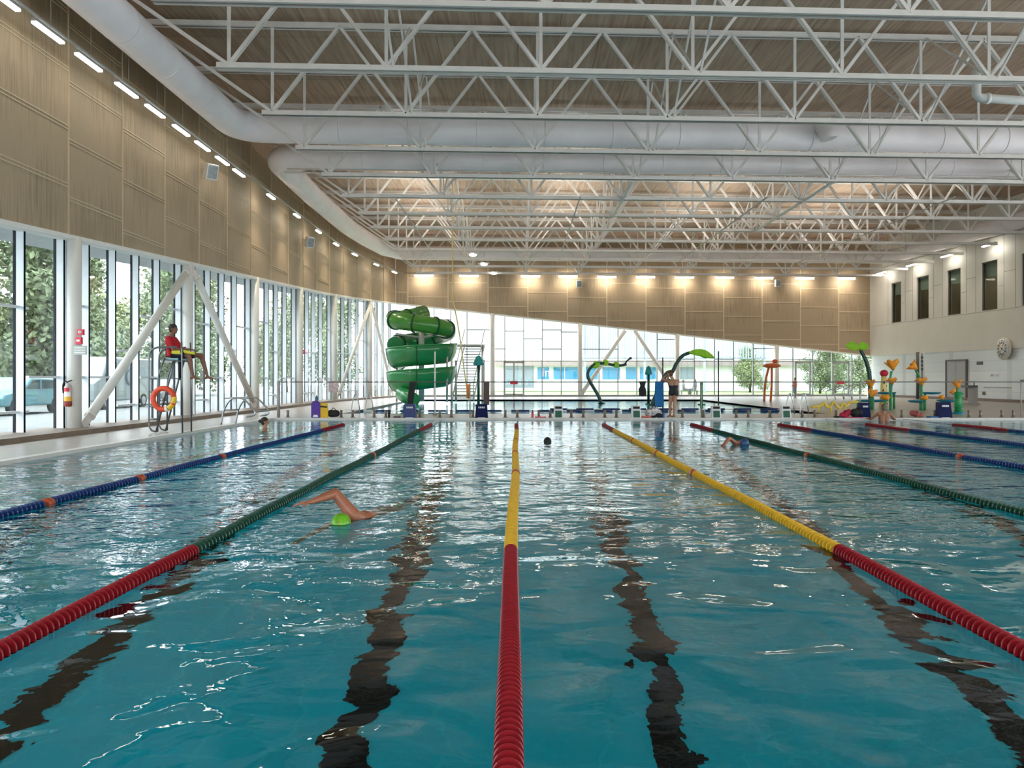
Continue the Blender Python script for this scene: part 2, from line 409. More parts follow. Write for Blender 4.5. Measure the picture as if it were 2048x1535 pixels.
# left timber wall with batten joints
def ZB(y): return H + 3.3 + .0535 * (y - 16.4)          # bottom edge of timber, left
g = MB()
ys = [-8 + 2.0 * i for i in range(26)] + [43 + .8 * i for i in range(1, 19)]
ys = [y for y in ys if y < 57.5] + [57.5]
for ya, yb in zip(ys, ys[1:]):
    a0, a1 = XL(ya), XL(yb)
    vs = []
    for (x, y) in ((a0, ya), (a1, yb)):
        for dx in (0, -.35):
            vs += [(x + dx, y, ZB(y)), (x + dx, y, CZ)]
    g.add(vs, [(0, 1, 5, 4), (2, 6, 7, 3), (0, 4, 6, 2), (1, 3, 7, 5)], 0)
j0 = 18.9 - 2.58 * 10; k = 0
js = [j0 + 2.58 * i for i in range(30) if j0 + 2.58 * i < 57.2]
for i, y in enumerate(js):
    x = XL(y) + .006
    g.beam((x, y, ZB(y)), (x, y, CZ), .02, .05, 1, up=(1, 0, 0))
    yn = min(y + 2.58, 57.4)
    zt = CZ - .95 - (i % 4) * .30
    while zt > ZB(y) + .25:
        for dz in (0, .085):
            if zt - dz > ZB(yn) + .05:
                g.beam((XL(y) + .008, y, zt - dz), (XL(yn) + .008, yn, zt - dz), .02, .022, 1)
        zt -= 1.38
wl = g.build('wall_left', [panel_m, batten_m]); tag(wl, 'perforated timber panels above the long left glazing', kind='structure')
# trim under the timber, left
g = MB()
for ya, yb in zip(ys, ys[1:]):
    if yb < -7: continue
    g.beam((XL(ya) - .16, ya, ZB(ya) - .05), (XL(yb) - .16, yb, ZB(yb) - .05), .40, .10)
tag(g.build('trim_1', white_m), 'white strip under the left timber panels', kind='structure')
# back timber wall
def ZBB(x): return 6.86 + (3.12 - 6.86) * (x + 8.85) / (26.33 + 8.85)
g = MB()
x0, x1 = -8.85, 26.33
poly = [(x0, BY(x0), ZBB(x0)), (x1, BY(x1), ZBB(x1)), (x1, BY(x1), CZ), (x0, BY(x0), CZ)]
g.prism(poly, (0, .3, 0))
xs = [.72 + 2.9 * i for i in range(-3, 9)]
for i, x in enumerate(xs):
    g.beam((x, BY(x) - .008, ZBB(x)), (x, BY(x) - .008, CZ), .09, .02, 1, up=(0, 1, 0))
edges = [x0] + xs + [x1]
for i, (xa, xb) in enumerate(zip(edges, edges[1:])):
    zt = 8.70 + .0 - (i * .335) % 1.38 + .3
    while zt > ZBB(xa) + .05:
        if zt > ZBB(xb) + .05 or zt > ZBB(xa) + .1:
            g.beam((xa + .05, BY(xa) - .008, zt), (xb - .05, BY(xb) - .008, zt), .02, .06, 1)
        zt -= 1.38
tag(g.build('wall_back', [panel_m, batten_m]), 'timber panelled back wall with a slanting lower edge', kind='structure')
g = MB()
g.beam((x0, BY(x0) + .14, ZBB(x0) - .05), (x1, BY(x1) + .14, ZBB(x1) - .05), .4, .1)
tag(g.build('trim_2', white_m), 'white strip under the slanting timber wall', kind='structure')
# right wall, upper part with the five windows
def rpt(y, off=0): return Vector((XR(y) - off, y - off * .0555, 0))
LZ = 3.05
wins = [(56.4, 55.15), (53.2, 51.8), (49.8, 48.4), (46.45, 45.0), (43.0, 41.6), (39.4, 38.0), (35.8, 34.4), (32.2, 30.8)]
ru = mat('right_wall_panel', (.70, .69, .64), .55, noise=.03, nscale=1.0)
jointm = mat('panel_joint_grey', (.30, .30, .30), .6, noise=.1, nscale=5)
g = MB()
def rslab(ya, yb, za, zb, mi=0, off=0, th=.3):
    a = rpt(ya, off); b = rpt(yb, off); a.z = za; b.z = za
    g.prism([a, b, b + Vector((0, 0, zb - za)), a + Vector((0, 0, zb - za))], (th, th * .0555, 0), mi)
WZ0, WZ1 = 5.30, 8.12
rslab(59.46, 28, LZ, WZ0); rslab(59.46, 28, WZ1, CZ)
prev = 59.46
for ya, yb in wins:
    rslab(prev, ya, WZ0, WZ1); prev = yb
rslab(prev, 28, WZ0, WZ1)
for i, (ya, yb) in enumerate(wins):      # thin joints between the cement panels
    ym = yb - .55
    rslab(ym, ym - .03, WZ0, CZ - .2, 1, .006, .01); rslab(ya + .5, ya + .47, WZ0, CZ - .2, 1, .006, .01)
    rslab(yb - .1, ym, 6.6 - .0, 6.575, 1, .006, .01); rslab(ym, wins[i + 1][0] + .5 if i + 1 < len(wins) else 28.5, 7.35, 7.325, 1, .006, .01)
rslab(59.3, 28, WZ0 - .04, WZ0 - .06, 1, .006, .01)
tag(g.build('wall_right', [ru, jointm]), 'pale upper wall on the right with tall dark windows', kind='structure')
g = MB(); rslab(59.46, 28, -.1, LZ, 0, -.12, .3)
tag(g.build('wall_right_lower', wall_tile), 'glossy white tiled lower wall on the right', kind='structure')
g = MB(); g.prism([rpt(59.46, .02) + Vector((0, 0, FZ)), rpt(28, .02) + Vector((0, 0, FZ)), rpt(28, .02) + Vector((0, 0, .22)), rpt(59.46, .02) + Vector((0, 0, .22))], (.3, 0, 0))
tag(g.build('baseboard_right', plinth_m), 'tan base course under the white tiled wall', kind='structure')
# unseen walls behind and beside the viewer; their glazing is added to admit daylight
g = MB(); g.bx(-12.6, 32, -8.3, -8, -.1, .4); g.bx(-12.6, 32, -8.3, -8, 5.2, CZ + .2)
tag(g.build('wall_near', ru), 'sill and head around the added glazing behind the viewer', kind='structure')
wx = thing('window_40', (9, -8.1, .4), kind='structure', label='tall unseen glazing added behind the viewer to let daylight in')
MB().bx(-12.6, 32, -8.17, -8.14, .4, 5.2).build('pane', glass, wx)
q = MB()
for k in range(19): q.bx(-12.4 + k * 2.45, -12.3 + k * 2.45, -8.25, -8.0, .4, 5.2)
q.bx(-12.6, 32, -8.25, -8.05, 2.8, 2.9); q.build('window_frame', alu, wx)
g = MB(); g.bx(30.2, 30.5, -8, 28, -.1, .4); g.bx(30.2, 30.5, -8, 28, 7.0, CZ + .2); g.bx(28.0, 30.5, 27.85, 28.05, -.1, CZ + .2)
tag(g.build('wall_side', ru), 'sill and head around the added glazing beyond the right edge', kind='structure')
wx = thing('window_41', (30.3, 10, .4), kind='structure', label='tall unseen glazing added beyond the right edge to let daylight in')  # unseen side glazing, added so daylight reaches the near end
MB().bx(30.32, 30.35, -8, 27.9, .4, 7.0).build('pane', glass, wx)
q = MB()
for k in range(14): q.bx(30.2, 30.45, -8 + k * 2.7, -7.9 + k * 2.7, .4, 7.0)
q.build('window_frame', alu, wx)
# right wall windows
wframe = mat('bronze_frame', (.10, .085, .065), .4, noise=.1, nscale=6)
blind = mat('grey_blind', (.30, .34, .33), .6, noise=.08, nscale=4, stretch=(1, 1, 14))
dimroom = mat('dim_room_wall', (.13, .10, .075), .6, noise=.2, nscale=.7)
g_right = glass_mat('interior_glass', (.80, .84, .80), 1.10)
for i, (ya, yb) in enumerate(wins[:5]):
    w_ = thing('window_%d' % (20 + i), tuple(rpt((ya + yb) / 2, -.15) + Vector((0, 0, WZ0))), kind='structure',
               label='tall dark window in the right wall, %s' % ('farthest back', 'second from the back', 'third from the back', 'fourth from the back', 'cut by the right edge of the photo')[i])
    def slab(ya_, yb_, za, zb, off, th):
        a = rpt(ya_, off); b = rpt(yb_, off); a.z = za; b.z = za; q = MB()
        q.prism([a, b, b + Vector((0, 0, zb - za)), a + Vector((0, 0, zb - za))], (th, th * .0555, 0)); return q
    fr_ = MB()
    for (a_, b_, za, zb) in ((ya, ya - .07, WZ0, WZ1), (yb + .07, yb, WZ0, WZ1), (ya, yb, WZ0, WZ0 + .07), (ya, yb, WZ1 - .07, WZ1)):
        q = slab(a_, b_, za, zb, -.08, .14); fr_.v_off = len(fr_.v); fr_.add(q.v, q.f)
    fr_.build('window_frame', wframe, w_)
    slab(ya - .07, yb + .07, WZ0 + .07, WZ1 - .07, -.14, .02).build('pane', g_right, w_)
    slab(ya - .07, yb + .07, 7.25, WZ1 - .07, -.22, .04).build('blind', blind, w_)
g = MB()
def cslab(off, th, za, zb):
    a = rpt(59.4, off); b = rpt(28.2, off); a.z = b.z = za
    g.prism([a, b, b + Vector((0, 0, zb - za)), a + Vector((0, 0, zb - za))], (th, th * .0555, 0))
cslab(-2.6, .2, 4.2, 9.4); g.prism([rpt(59.4, -.2) + Vector((0, 0, 4.2)), rpt(59.4, -2.8) + Vector((0, 0, 4.2)), rpt(59.4, -2.8) + Vector((0, 0, 9.4)), rpt(59.4, -.2) + Vector((0, 0, 9.4))], (0, .2, 0)); cslab(-.3, 2.4, 9.0, 9.2); cslab(-.3, 2.4, 4.2, 4.4)
tag(g.build('wall_corridor', mat('corridor_wall', (.42, .36, .28), .6, noise=.25, nscale=.5)), 'dim upstairs corridor seen through the right windows', kind='structure')
ct = thing('added_corridor_light', tuple(rpt(46, -1.5) + Vector((0, 0, 8.95))), 'long faint light strip added to brighten the upstairs corridor', 'light')
a = rpt(57, -1.5); b = rpt(32, -1.5); a.z = b.z = 8.93
MB().beam(a, b, .12, .06).build('diffuser', mat('added_corridor_lens', (.8, .8, .75), .4, emit=(1, .9, .75), es=2.5), ct)  # added glowing strip that lifts the otherwise dark corridor
# ---------------- left glazing: one window per bay between the columns
colY = [19.3 + 6.65 * i for i in range(6)]          # 19.3 ... 52.55
bays = [(12.65, 19.3)] + list(zip(colY, colY[1:])) + [(52.55, 57.4)]
bays = [(-7.6, -.6), (-.6, 6.0), (6.0, 12.65)] + bays
rng = random.Random(5)
knownz = {17.6: 2.05, 18.9: .98 + H - .36, 20.2: 1.36 + 1.6}
for bi, (ya, yb) in enumerate(bays):
    n = 5 if yb < 53 else 4
    wx = thing('window_%d' % (bi + 1), (XL((ya + yb) / 2) - .42, (ya + yb) / 2, .1), kind='structure',
               label='tall glazed bay of the left wall, %s the viewer' % (ordw(max(0, bi - 3)) + ' visible to' if bi >= 3 else 'beside'))
    GX = lambda y: XL(y) - .42
    pn = MB(); fm = MB(); mu = MB(); tr = MB()
    step = (yb - ya) / n
    yy = [ya + step * k for k in range(n + 1)]
    for k in range(n):
        a, b = yy[k], yy[k + 1]
        pn.prism([(GX(a), a, .1), (GX(b), b, .1), (GX(b), b, ZB(b)), (GX(a), a, ZB(a))], (-.02, 0, 0))
        # transoms at staggered heights
        hs = rng.choice([(1.40, 3.2), (.62, 2.15), (1.40, 2.75), (.62, 2.95), (1.40,), (.62, 1.9, 3.6)])
        hs = [h * (1 if yb < 30 else ZB(a) / 4.7) if h > 1.5 else h for h in hs]
        for hz in hs:
            if hz < ZB(a) - .3: tr.beam((GX(a) + .02, a, hz), (GX(b) + .02, b, hz), .10, .055)
    for k in range(n + 1):
        y = yy[k] + (-.33 if 0 < k < n else 0.0)
        if k in (0, n): y = yy[k] + (.12 if k == 0 else -.12)
        x = GX(y)
        m1 = MB(); m1.bx(x - .0, x + .17, y - .03, y + .03, .1, ZB(y)); 
        m1.bx(x - .07, x - .02, y - .035, y + .035, .1, ZB(y), 1)
        m1.bx(x + .17, x + .175, y - .032, y + .032, .1, ZB(y), 1)
        m1.build('mullion', [alu, darkfr], wx)
    pn.build('pane', glass, wx); tr.build('transom', alu, wx)
# curb below the left glazing
g = MB()
for ya, yb in zip(ys, ys[1:]):
    g.prism([(XL(ya) - .75, ya, FZ - .05), (XL(ya) + .55, ya, FZ - .05), (XL(ya) + .55, ya, .17), (XL(ya) - .75, ya, .17)], (XL(yb) - XL(ya), yb - ya, 0))
tag(g.build('baseboard_left', plinth_m), 'low tan curb under the left glazing', kind='structure')
# ---------------- back glazing
x0b, x1b = -8.85, 26.0
bcols = [P(985, 700, 57.9).x, P(1160, 700, 58.4).x, P(1353, 700, 59).x, P(1552, 700, 59.3).x]
secs = [x0b] + bcols + [x1b]
known = [935, 1010, 1047, 1084, 1122, 1198, 1236, 1274, 1315, 1391, 1432, 1471, 1511, 1593, 1634, 1674, 1715, 800, 835, 870, 903]
trk = {1010: (662, 0), 1047: (678, 0), 1084: (698, 660), 1122: (664, 0), 1160: (678, 0), 1198: (698, 0), 1236: (0, 0), 1315: (678, 0), 1353: (697, 0), 1391: (0, 0), 1432: (718, 0), 1511: (696, 0), 1593: (718, 0), 935: (660, 0), 870: (640, 700), 800: (680, 0), 835: (650, 0)}
for si, (xa, xb) in enumerate(zip(secs, secs[1:])):
    wx = thing('window_%d' % (30 + si), ((xa + xb) / 2, BY((xa + xb) / 2) + .3, .1), kind='structure',
               label='glazed section of the back wall, %s' % ordl(si))
    GY = lambda x: BY(x) + .32
    pn = MB(); pn.prism([(xa, GY(xa), .06), (xb, GY(xb), .06), (xb, GY(xb), ZBB(xb)), (xa, GY(xa), ZBB(xa))], (0, .02, 0)); pn.build('pane', glass, wx)
    mx_ = sorted([(p - 1036) / F * 58.6 for p in known if xa + .2 < (p - 1036) / F * 58.6 < xb - .2])
    allx = [xa + .05] + mx_ + [xb - .05]
    for x in mx_:
        m1 = MB(); m1.bx(x - .03, x + .03, GY(x) - .14, GY(x) + .05, .06, ZBB(x)); m1.build('mullion', MATS['stainless_steel'] if False else mat('grey_mullion', (.30, .33, .34), .4, noise=.05, nscale=5), wx)
    tr = MB()
    for a, b in zip(allx, allx[1:]):
        pxa = 1036 + a * F / 58.6
        kk = min(known, key=lambda q: abs(q - pxa)); t_ = trk.get(kk if abs(kk - pxa) < 12 else round(pxa), None) or (rng.choice([678, 698, 718, 0]), 0)
        for yy_ in t_:
            if yy_:
                z = H - (yy_ - 757) / F * 58.6
                if z < ZBB(b) - .1: tr.beam((a, GY(a) - .03, z), (b, GY(b) - .03, z), .06, .07)
        z = H - (722 - 757) / F * 58.6
        tr.beam((a, GY(a) - .03, z), (b, GY(b) - .03, z), .06, .05)
    tr.beam((xa, GY(xa), .12), (xb, GY(xb), .12), .2, .14)
    tr.build('transom', MATS['grey_mullion'], wx)
g = MB(); g.beam((x0b, BY(x0b) + .0, .10), (x1b, BY(x1b) + .0, .10), .5, .12)
tag(g.build('baseboard_back', mat('grey_curb', (.32, .33, .32), .5, noise=.08, nscale=3)), 'low grey curb under the back glazing', kind='structure')
# exit doors in the back glazing
door_gm = mat('door_frame_grey', (.45, .46, .45), .4, noise=.05, nscale=5)
signred = mat('sign_red', (.75, .04, .08), .5, noise=.05, nscale=5)
for i, (pa, pb) in enumerate(((1009, 1047), (1601, 1630), (1678, 1710))):
    xa, xb = (pa - 1036) / F * 58.3, (pb - 1036) / F * 58.3
    d_ = thing('door_%d' % (i + 1), ((xa + xb) / 2, BY((xa + xb) / 2) + .2, FZ), kind='structure',
               label=('glazed door left of the lone back column', 'glazed exit door by the orange spray umbrella', 'glazed exit door nearest the right corner')[i])
    q = MB()
    yd = BY((xa + xb) / 2) + .14
    for x in (xa, xb): q.bx(x - .06, x + .06, yd - .05, yd + .05, FZ, 2.62)
    q.bx(xa, xb, yd - .05, yd + .05, 2.5, 2.66); q.bx(xa, xb, yd - .04, yd + .04, FZ, FZ + .2)
    if i == 0: q.bx((xa + xb) / 2 - .05, (xa + xb) / 2 + .05, yd - .04, yd + .04, FZ, 2.5)
    q.build('door_frame', door_gm, d_)
    MB().bx(xa + .06, xb - .06, yd - .01, yd + .01, FZ + .2, 2.5).build('pane', glass, d_)
    if i != 1:
        MB().bx((xa + xb) / 2 - .28, (xa + xb) / 2 + .28, yd - .05, yd - .03, .95, 1.2).build('door_sign', signred, d_)
    MB().tube([(xb - .15, yd - .08, 1.0), (xb - .15, yd - .08, 1.35)], .02, 8).build('door_handle', chrome, d_)

# ================================================================== COLUMNS AND BRACES
for i, y in enumerate(colY):
    x = XL(y) - .08 + .0
    c = thing('column', (x, y, .12), 'round white steel column along the left glazing, %s the viewer' % ordw(i), 'column', 'round columns along the left glazing')
    MB().tube([(x, y, .12), (x, y, ZB(y) - .02)], .165, 28).build('shaft', col_m, c)
    MB().bx(x - .25, x + .25, y - .25, y + .25, .12, .16).build('base_plate', steel, c)
def brace(a, b, label, r=.12):
    a = Vector(a); b = Vector(b); d = (b - a).normalized()
    c = thing('diagonal_brace', tuple(a), label, 'brace', 'diagonal steel braces between columns')
    MB().tube([a + d * .35, b - d * .35], r, 24).build('tube', col_m, c)
    for p, s in ((a, 1), (b, -1)):
        q = MB()
        q.beam(p - d * .05 * s, p + d * .55 * s, .03, .26, 0, up=(0, 0, 1))
        q.tube([p + d * .33 * s, p + d * .40 * s], r * 1.08, 20)
        q.build('end_plate', steel, c)
yA = 25.95
brace((XL(19.3) + .02, 19.55, .22), (XL(yA) + .02, yA - .12, ZB(yA) - .22), 'thick diagonal brace left of the lifeguard chair')
brace((XL(32.6) + .02, 32.35, .22), (XL(yA) + .02, yA + .12, ZB(yA) - .22), 'diagonal brace right of the lifeguard, falling towards the ladder')
yA = 52.55
brace((XL(45.9) + .02, 46.2, .22), (XL(yA) + .02, yA - .12, ZB(yA) - .22), 'thin far brace left of the green slide', .10)
brace((XL(57) + .0, 56.9, .22), (XL(yA) + .02, yA + .12, ZB(yA) - .22), 'thin far brace directly behind the green slide', .10)
for i, x in enumerate(bcols):
    y = BY(x) + .05
    c = thing('column', (x, y, FZ), 'round steel column in front of the back glazing, %s' % ordl(i), 'column', 'columns of the back glazing')
    MB().tube([(x, y, FZ), (x, y, ZBB(x) - .02)], .17, 20).build('shaft', col_m, c)
    MB().bx(x - .22, x + .22, y - .22, y + .22, FZ, FZ + .04).build('base_plate', steel, c)
ax = P(1259, 660, 58.6).x
for pb, s, lb in ((1163, -1, 'back brace leaning right above the swimsuit on the rail'), (1352, 1, 'back brace leaning left behind the standing woman')):
    xb = P(pb, 790, 58.6).x
    a = (xb, BY(xb) - .1, .3); b = (ax + s * .35, BY(ax) - .1, ZBB(ax) - .15)
    c = thing('diagonal_brace', a, lb, 'brace', 'diagonal steel braces between columns')
    MB().tube([a, b], .14, 18).build('tube', col_m, c)
    MB().bx(xb - .14, xb + .14, BY(xb) - .2, BY(xb), FZ, .4).build('end_plate', steel, c)

# ================================================================== ROOF TRUSSES
TR_Z = 8.76; TRD = [15.8 + 3.33 * k for k in range(13)]; TRR = math.atan(.045)
nodes = [-6.85 + 3.70 * k for k in range(9)]
TH = 2.45
protoT = thing('roof_truss', (0, TRD[0], TR_Z), 'x', 'truss', 'white roof trusses', rz=TRR, local=True)
xl, xr = -9.7, 26.3
def chord(x0_, x1_, z, w_=.035, h_=.14, gap=.05):
    q = MB()
    for s in (-1, 1):
        q.bx(x0_, x1_, s * gap / 2, s * (gap / 2 + w_), z - h_ / 2, z + h_ / 2)
        q.bx(x0_, x1_, s * gap / 2, s * (gap / 2 + w_ + .055), z - h_ / 2, z - h_ / 2 + .02)
    return q
bc_long = chord(xl, xr, 0).build('bottom_chord', steel, protoT)
chord(xl - .7, xr + .3, TH, h_=.16).build('top_chord', steel, protoT)
def web(a, b, w_=.07):
    q = MB()
    for s in (-1, 1): q.beam(Vector(a) + Vector((0, s * .05, 0)), Vector(b) + Vector((0, s * .05, 0)), .075, .03, 0, up=(0, 1, 0))
    return q
q = web((nodes[0], 0, .02), (xl - .7, 0, TH)); q.build('diagonal', steel, protoT)
d0 = None
for k, x in enumerate(nodes):
    for s in (-1, 1):
        if k == 0 and s == -1: continue
        if d0 is None or True:
            x2 = min(x + s * 1.85, xr)
            web((x, 0, .02), (x2, 0, TH)).build('diagonal', steel, protoT)
    q = MB(); q.bx(x - .04, x + .04, -.02, .02, 0, TH); q.build('vertical', steel, protoT)
for i in range(13):
    lb = 'white steel roof truss, %s the viewer' % ordw(i) if i else 'white steel roof truss nearest the viewer, along the top edge'
    loc = (0, TRD[i], TR_Z)
    if i == 0: t = protoT; t['label'] = lb
    else: t = copy_tree(protoT, loc, lb)
    if i in (0, 2):
        for c in KIDS[t.name]:
            if c.name.startswith('bottom_chord'):
                sh = chord(nodes[0] - .28, xr, 0).build('bottom_chord', steel, None); nm = sh.data
                c.data = nm; bpy.data.objects.remove(sh)
# cross bracing between the trusses at the node lines
for k, lb in ((1, 'line of cross bracing between trusses above the green lane rope'), (3, 'line of cross bracing between trusses right of the middle'), (5, 'line of cross bracing between trusses over the right lanes'), (7, 'line of cross bracing between trusses nearest the right wall')):
    x = nodes[k] + .12
    t = thing('cross_bracing', (x, TRD[0], TR_Z), lb, 'bracing', 'cross bracing lines between trusses')
    for a, b in zip(TRD, TRD[1:]):
        ya, yb = a + .045 * x, b + .045 * x
        q = MB()
        q.beam((x, ya, TR_Z), (x, yb, TR_Z + TH), .05, .05); q.beam((x + .06, ya, TR_Z + TH), (x + .06, yb, TR_Z), .05, .05)
        q.build('brace', steel, t)
for x, ya, yb, lb in ((11.85, TRD[4], TRD[7], 'bright tie tube running back under the trusses, right of middle'), (4.3, TRD[4], TRD[6], 'bright tie tube running back under the trusses near the middle')):
    t = MB().tube([(x, ya + .5, TR_Z - .02), (x, yb + .5, TR_Z - .02)], .06, 12).build('tie_tube', white_m, origin=(x, ya, TR_Z)); tag(t, lb, 'pipe')
upm = mat('added_uplight_housing', (.5, .5, .48), .4, noise=.05, nscale=6)  # added lamp lines that brighten the far ceiling, not known fittings of the hall
for x, lb in ((-4.95, 'slim light line added between the trusses to brighten the ceiling, leftmost'), (2.5, 'slim light line added between the trusses to brighten the ceiling, second from the left'), (10.0, 'slim light line added between the trusses to brighten the ceiling, third from the left'), (17.5, 'slim light line added between the trusses to brighten the ceiling, rightmost')):
    t = thing('added_uplight', (x, TRD[6], TR_Z), lb, 'light', 'slim lights added between the trusses to brighten the ceiling')
    MB().tube([(x, TRD[5] - .6, TR_Z - .12), (x, TRD[10] + .4, TR_Z - .12)], .03, 8).build('housing', upm, t)
    for i in range(5, 10):
        y = (TRD[i] + TRD[i + 1]) / 2 + .045 * x
        light_area('added_uplight_lamp', (x, y, TR_Z - .08), .10, 1.6, 95 * LAMP, (1, .95, .87), (PI, 0, 0), math.radians(170), parent=t)
# ================================================================== DUCTS
DZ = H + 8.35
def ductline(name, pts, r, label, lights=None):
    t = thing(name, pts[0], label, 'duct')
    MB().tube(pts, r, 28).build('pipe', duct_m, t)
    P_ = [Vector(p) for p in pts]
    for a, b in zip(P_, P_[1:]):
        L_ = (b - a).length; n = int(L_ / 2.4)
        for k in range(1, n + 1):
            p = a + (b - a) * (k / (n + 1)); d = (b - a).normalized()
            MB().tube([p - d * .02, p + d * .02], r * 1.012, 28).build('seam', duct_m, t)
    return t
XD = -9.33
D1Y = 26.9; D2Y = 30.4; D3Y = 53.2
def elbow(p, a, b, r=1.1, n=7):       # round the corner p between directions a (in) and b (out)
    p = Vector(p); a = Vector(a).normalized(); b = Vector(b).normalized()
    s = p - a * r; e = p + b * r; out = []
    for k in range(n + 1):
        t = k / n; out.append((1 - t) ** 2 * s + 2 * t * (1 - t) * p + t * t * e)
    return out
c1 = elbow((XD, D1Y - .42, DZ), (0, 1, 0), (1, .05, 0))
t = ductline('air_duct', [(XD, -4, DZ)] + c1 + [(26, D1Y + 1.3, DZ)], .48, 'large white duct running from top left then across the hall')
c2 = elbow((XD + .1, D2Y - .45, DZ), (-1, -.05, 0), (0, 1, 0))
far = [(XL(y) + 1.33, y, DZ) for y in (36, 40, 43, 45, 47, 49, 51)]
c3 = elbow((XL(D3Y) + 1.6, D3Y - .4, DZ), (.12, 1, 0), (1, .06, 0), .9)
c4 = elbow((XR(54) - 1.0, D3Y + 1.3, DZ), (1, .05, 0), (0, -1, 0), 1.3)
ductline('air_duct', [(26, D2Y + 1.3, DZ)] + c2 + far + c3 + c4 + [(XR(34) - .95, 34, DZ)], .46, 'second white duct, crossing behind the first and looping the far end')
q = thing('duct_outlet', P(1636, 262, D1Y), 'short downturned outlet on the first cross duct', 'duct outlet')
p = P(1636, 262, D1Y + .4); 
MB().tube(arc_pts([p + Vector((0, 0, .1)), p + Vector((0, -.45, -.02)), p + Vector((.05, -.72, -.35)), p + Vector((.08, -.75, -.5))]), .27, 20).build('elbow', duct_m, q)
# small pipes above the second cross duct and the white drain pipe top right
for i, (yy_, dz) in enumerate(((29.3, .75), (29.6, .55))):
    p = MB().tube([(-8.6, yy_, DZ - dz), (25, yy_ + 1.4, DZ - dz)], .035, 8).build('service_pipe', steel, origin=(-8.6, yy_, DZ - dz)); tag(p, ('thin pipe just under the first cross duct', 'thin lower pipe in front of the second cross duct')[i], 'pipe')
a = [P(1953, 165, 22.3), P(1953, 196, 22.3), P(2030, 200, 22.3), P(2200, 206, 22.3)]
dp = thing('drain_pipe', a[0], 'thick white elbow pipe under the ceiling at upper right', 'pipe')
MB().tube([a[0] + Vector((0, 0, .35)), a[0], a[1] + Vector((.0, 0, .1)), a[1] + Vector((.1, 0, 0)), a[2], a[3]], .12, 16).build('pipe', white_m, dp)
MB().tube([a[1] + Vector((.25, 0, -.01)), a[1] + Vector((.35, 0, -.01))], .15, 16).build('collar', white_m, dp)

# ================================================================== LIGHT FITTINGS
WARM = (1.0, .86, .66)
lens = mat('lamp_diffuser', (.9, .9, .85), .4, emit=(1.0, .93, .80), es=14.0)
housing = mat('lamp_housing', (.35, .34, .32), .5, noise=.05, nscale=5)
LZc = 8.76
leftL = [(15.45, 1), (17.0, 1), (18.6, 1), (20.4, 1), (22.0, 1), (23.7, 1), (25.3, 1), (27.0, 1), (28.6, 1), (32.3, 0), (36.1, 0), (40.0, 0), (43.8, 0), (47.4, 0), (51.6, 0), (55.3, 0)]
track = MB(); pts = [(XL(y) + .74, y, LZc + .10) for y in [4, 20, 43, 45, 47, 49, 51, 53, 55, 56.8]]
track.tube(pts, .035, 8)
tag(track.build('light_rail', housing, origin=pts[0]), 'thin rail carrying the lights along the left wall', 'rail')
for i, (y, big) in enumerate(leftL):
    x = XL(y) + .66; L_ = 1.06 if big else .85
    ang = math.atan2(XL(y + .3) - XL(y - .3), .6)
    t = thing('linear_light', (x, y, LZc), 'glowing strip light of the left wall row, %s the viewer' % ordw(i), 'light', 'strip lights along the left wall')
    R = Matrix.Rotation(-ang, 3, 'Z')
    MB().box((x, y, LZc + .05), (.12, L_, .07), 0, R).build('housing', housing, t)
    MB().box((x, y, LZc - .005), (.11, L_ - .03, .05), 0, R).build('diffuser', lens if not big else mat('lamp_diffuser_soft', (.9, .9, .85), .4, emit=(1.0, .93, .80), es=6.0), t)
    light_area('strip_lamp', (x, y, LZc - .05), .10, L_, (6 if big else 70) * LAMP, WARM, (0, math.radians(-14), -ang), math.radians(150 if big else 95), parent=t)
    MB().tube([(x + .05, y, LZc + .08), (x + .05, y, LZc + 2.3)], .008, 6).build('hanger', housing, t)
backL = [848, 938, 1061, 1136, 1214, 1291, 1369, 1449, 1528, 1610, 1692]
for i, px in enumerate(backL):
    x = (px - 1036) / F * 57.4; y = BY(x) - .55; x = (px - 1036) / F * y
    t = thing('linear_light', (x, y, LZc), 'glowing strip light of the back wall row, %s' % ordl(i), 'light', 'strip lights along the back wall')
    R = Matrix.Rotation(.0555, 3, 'Z')
    MB().box((x, y, LZc + .09), (1.36, .12, .06), 0, R).build('housing', housing, t)
    MB().box((x, y, LZc), (1.34, .11, .12), 0, R).build('diffuser', lens, t)
    light_area('strip_lamp', (x, y, LZc - .08), 1.3, .10, 26 * LAMP, WARM, (math.radians(12), 0, .0555), math.radians(150), parent=t)
tag(MB().tube([(-8.2, BY(-8.2) - .55, LZc + .18), (25.8, BY(25.8) - .55, LZc + .18)], .035, 8).build('light_rail', housing, origin=(-8.2, BY(-8.2) - .55, LZc)), 'thin rail carrying the lights along the back wall', 'rail')
for i, (px, py) in enumerate(((1768, 551), (1828, 533), (1899, 514), (1984, 491))):
    y = 46500 / (px - 947.8); x = XR(y) - .55; z = H + 7.55
    t = thing('linear_light', (x, y, z), 'strip light washing the right wall, %s' % ('farthest back', 'second from the back', 'third from the back', 'closest to the photo edge')[i], 'light', 'strip lights along the right wall')
    MB().bx(x - .08, x + .08, y - .62, y + .62, z + .02, z + .08).build('housing', housing, t)
    MB().bx(x - .07, x + .07, y - .6, y + .6, z - .03, z + .02).build('diffuser', lens, t)
    light_area('strip_lamp', (x, y, z - .06), .12, 1.2, 100 * LAMP, (1, .9, .74), (0, math.radians(28), 0), math.radians(120), parent=t)
    MB().tube([(x, y, z + .08), (x, y, z + .9)], .012, 6).build('hanger', housing, t)
tag(MB().tube([(XR(59) - .6, 59, LZc + .5), (XR(34) - .6, 34, LZc + .5)], .03, 8).build('light_rail', housing, origin=(XR(59) - .6, 59, LZc)), 'thin rail carrying the lights along the right wall', 'rail')
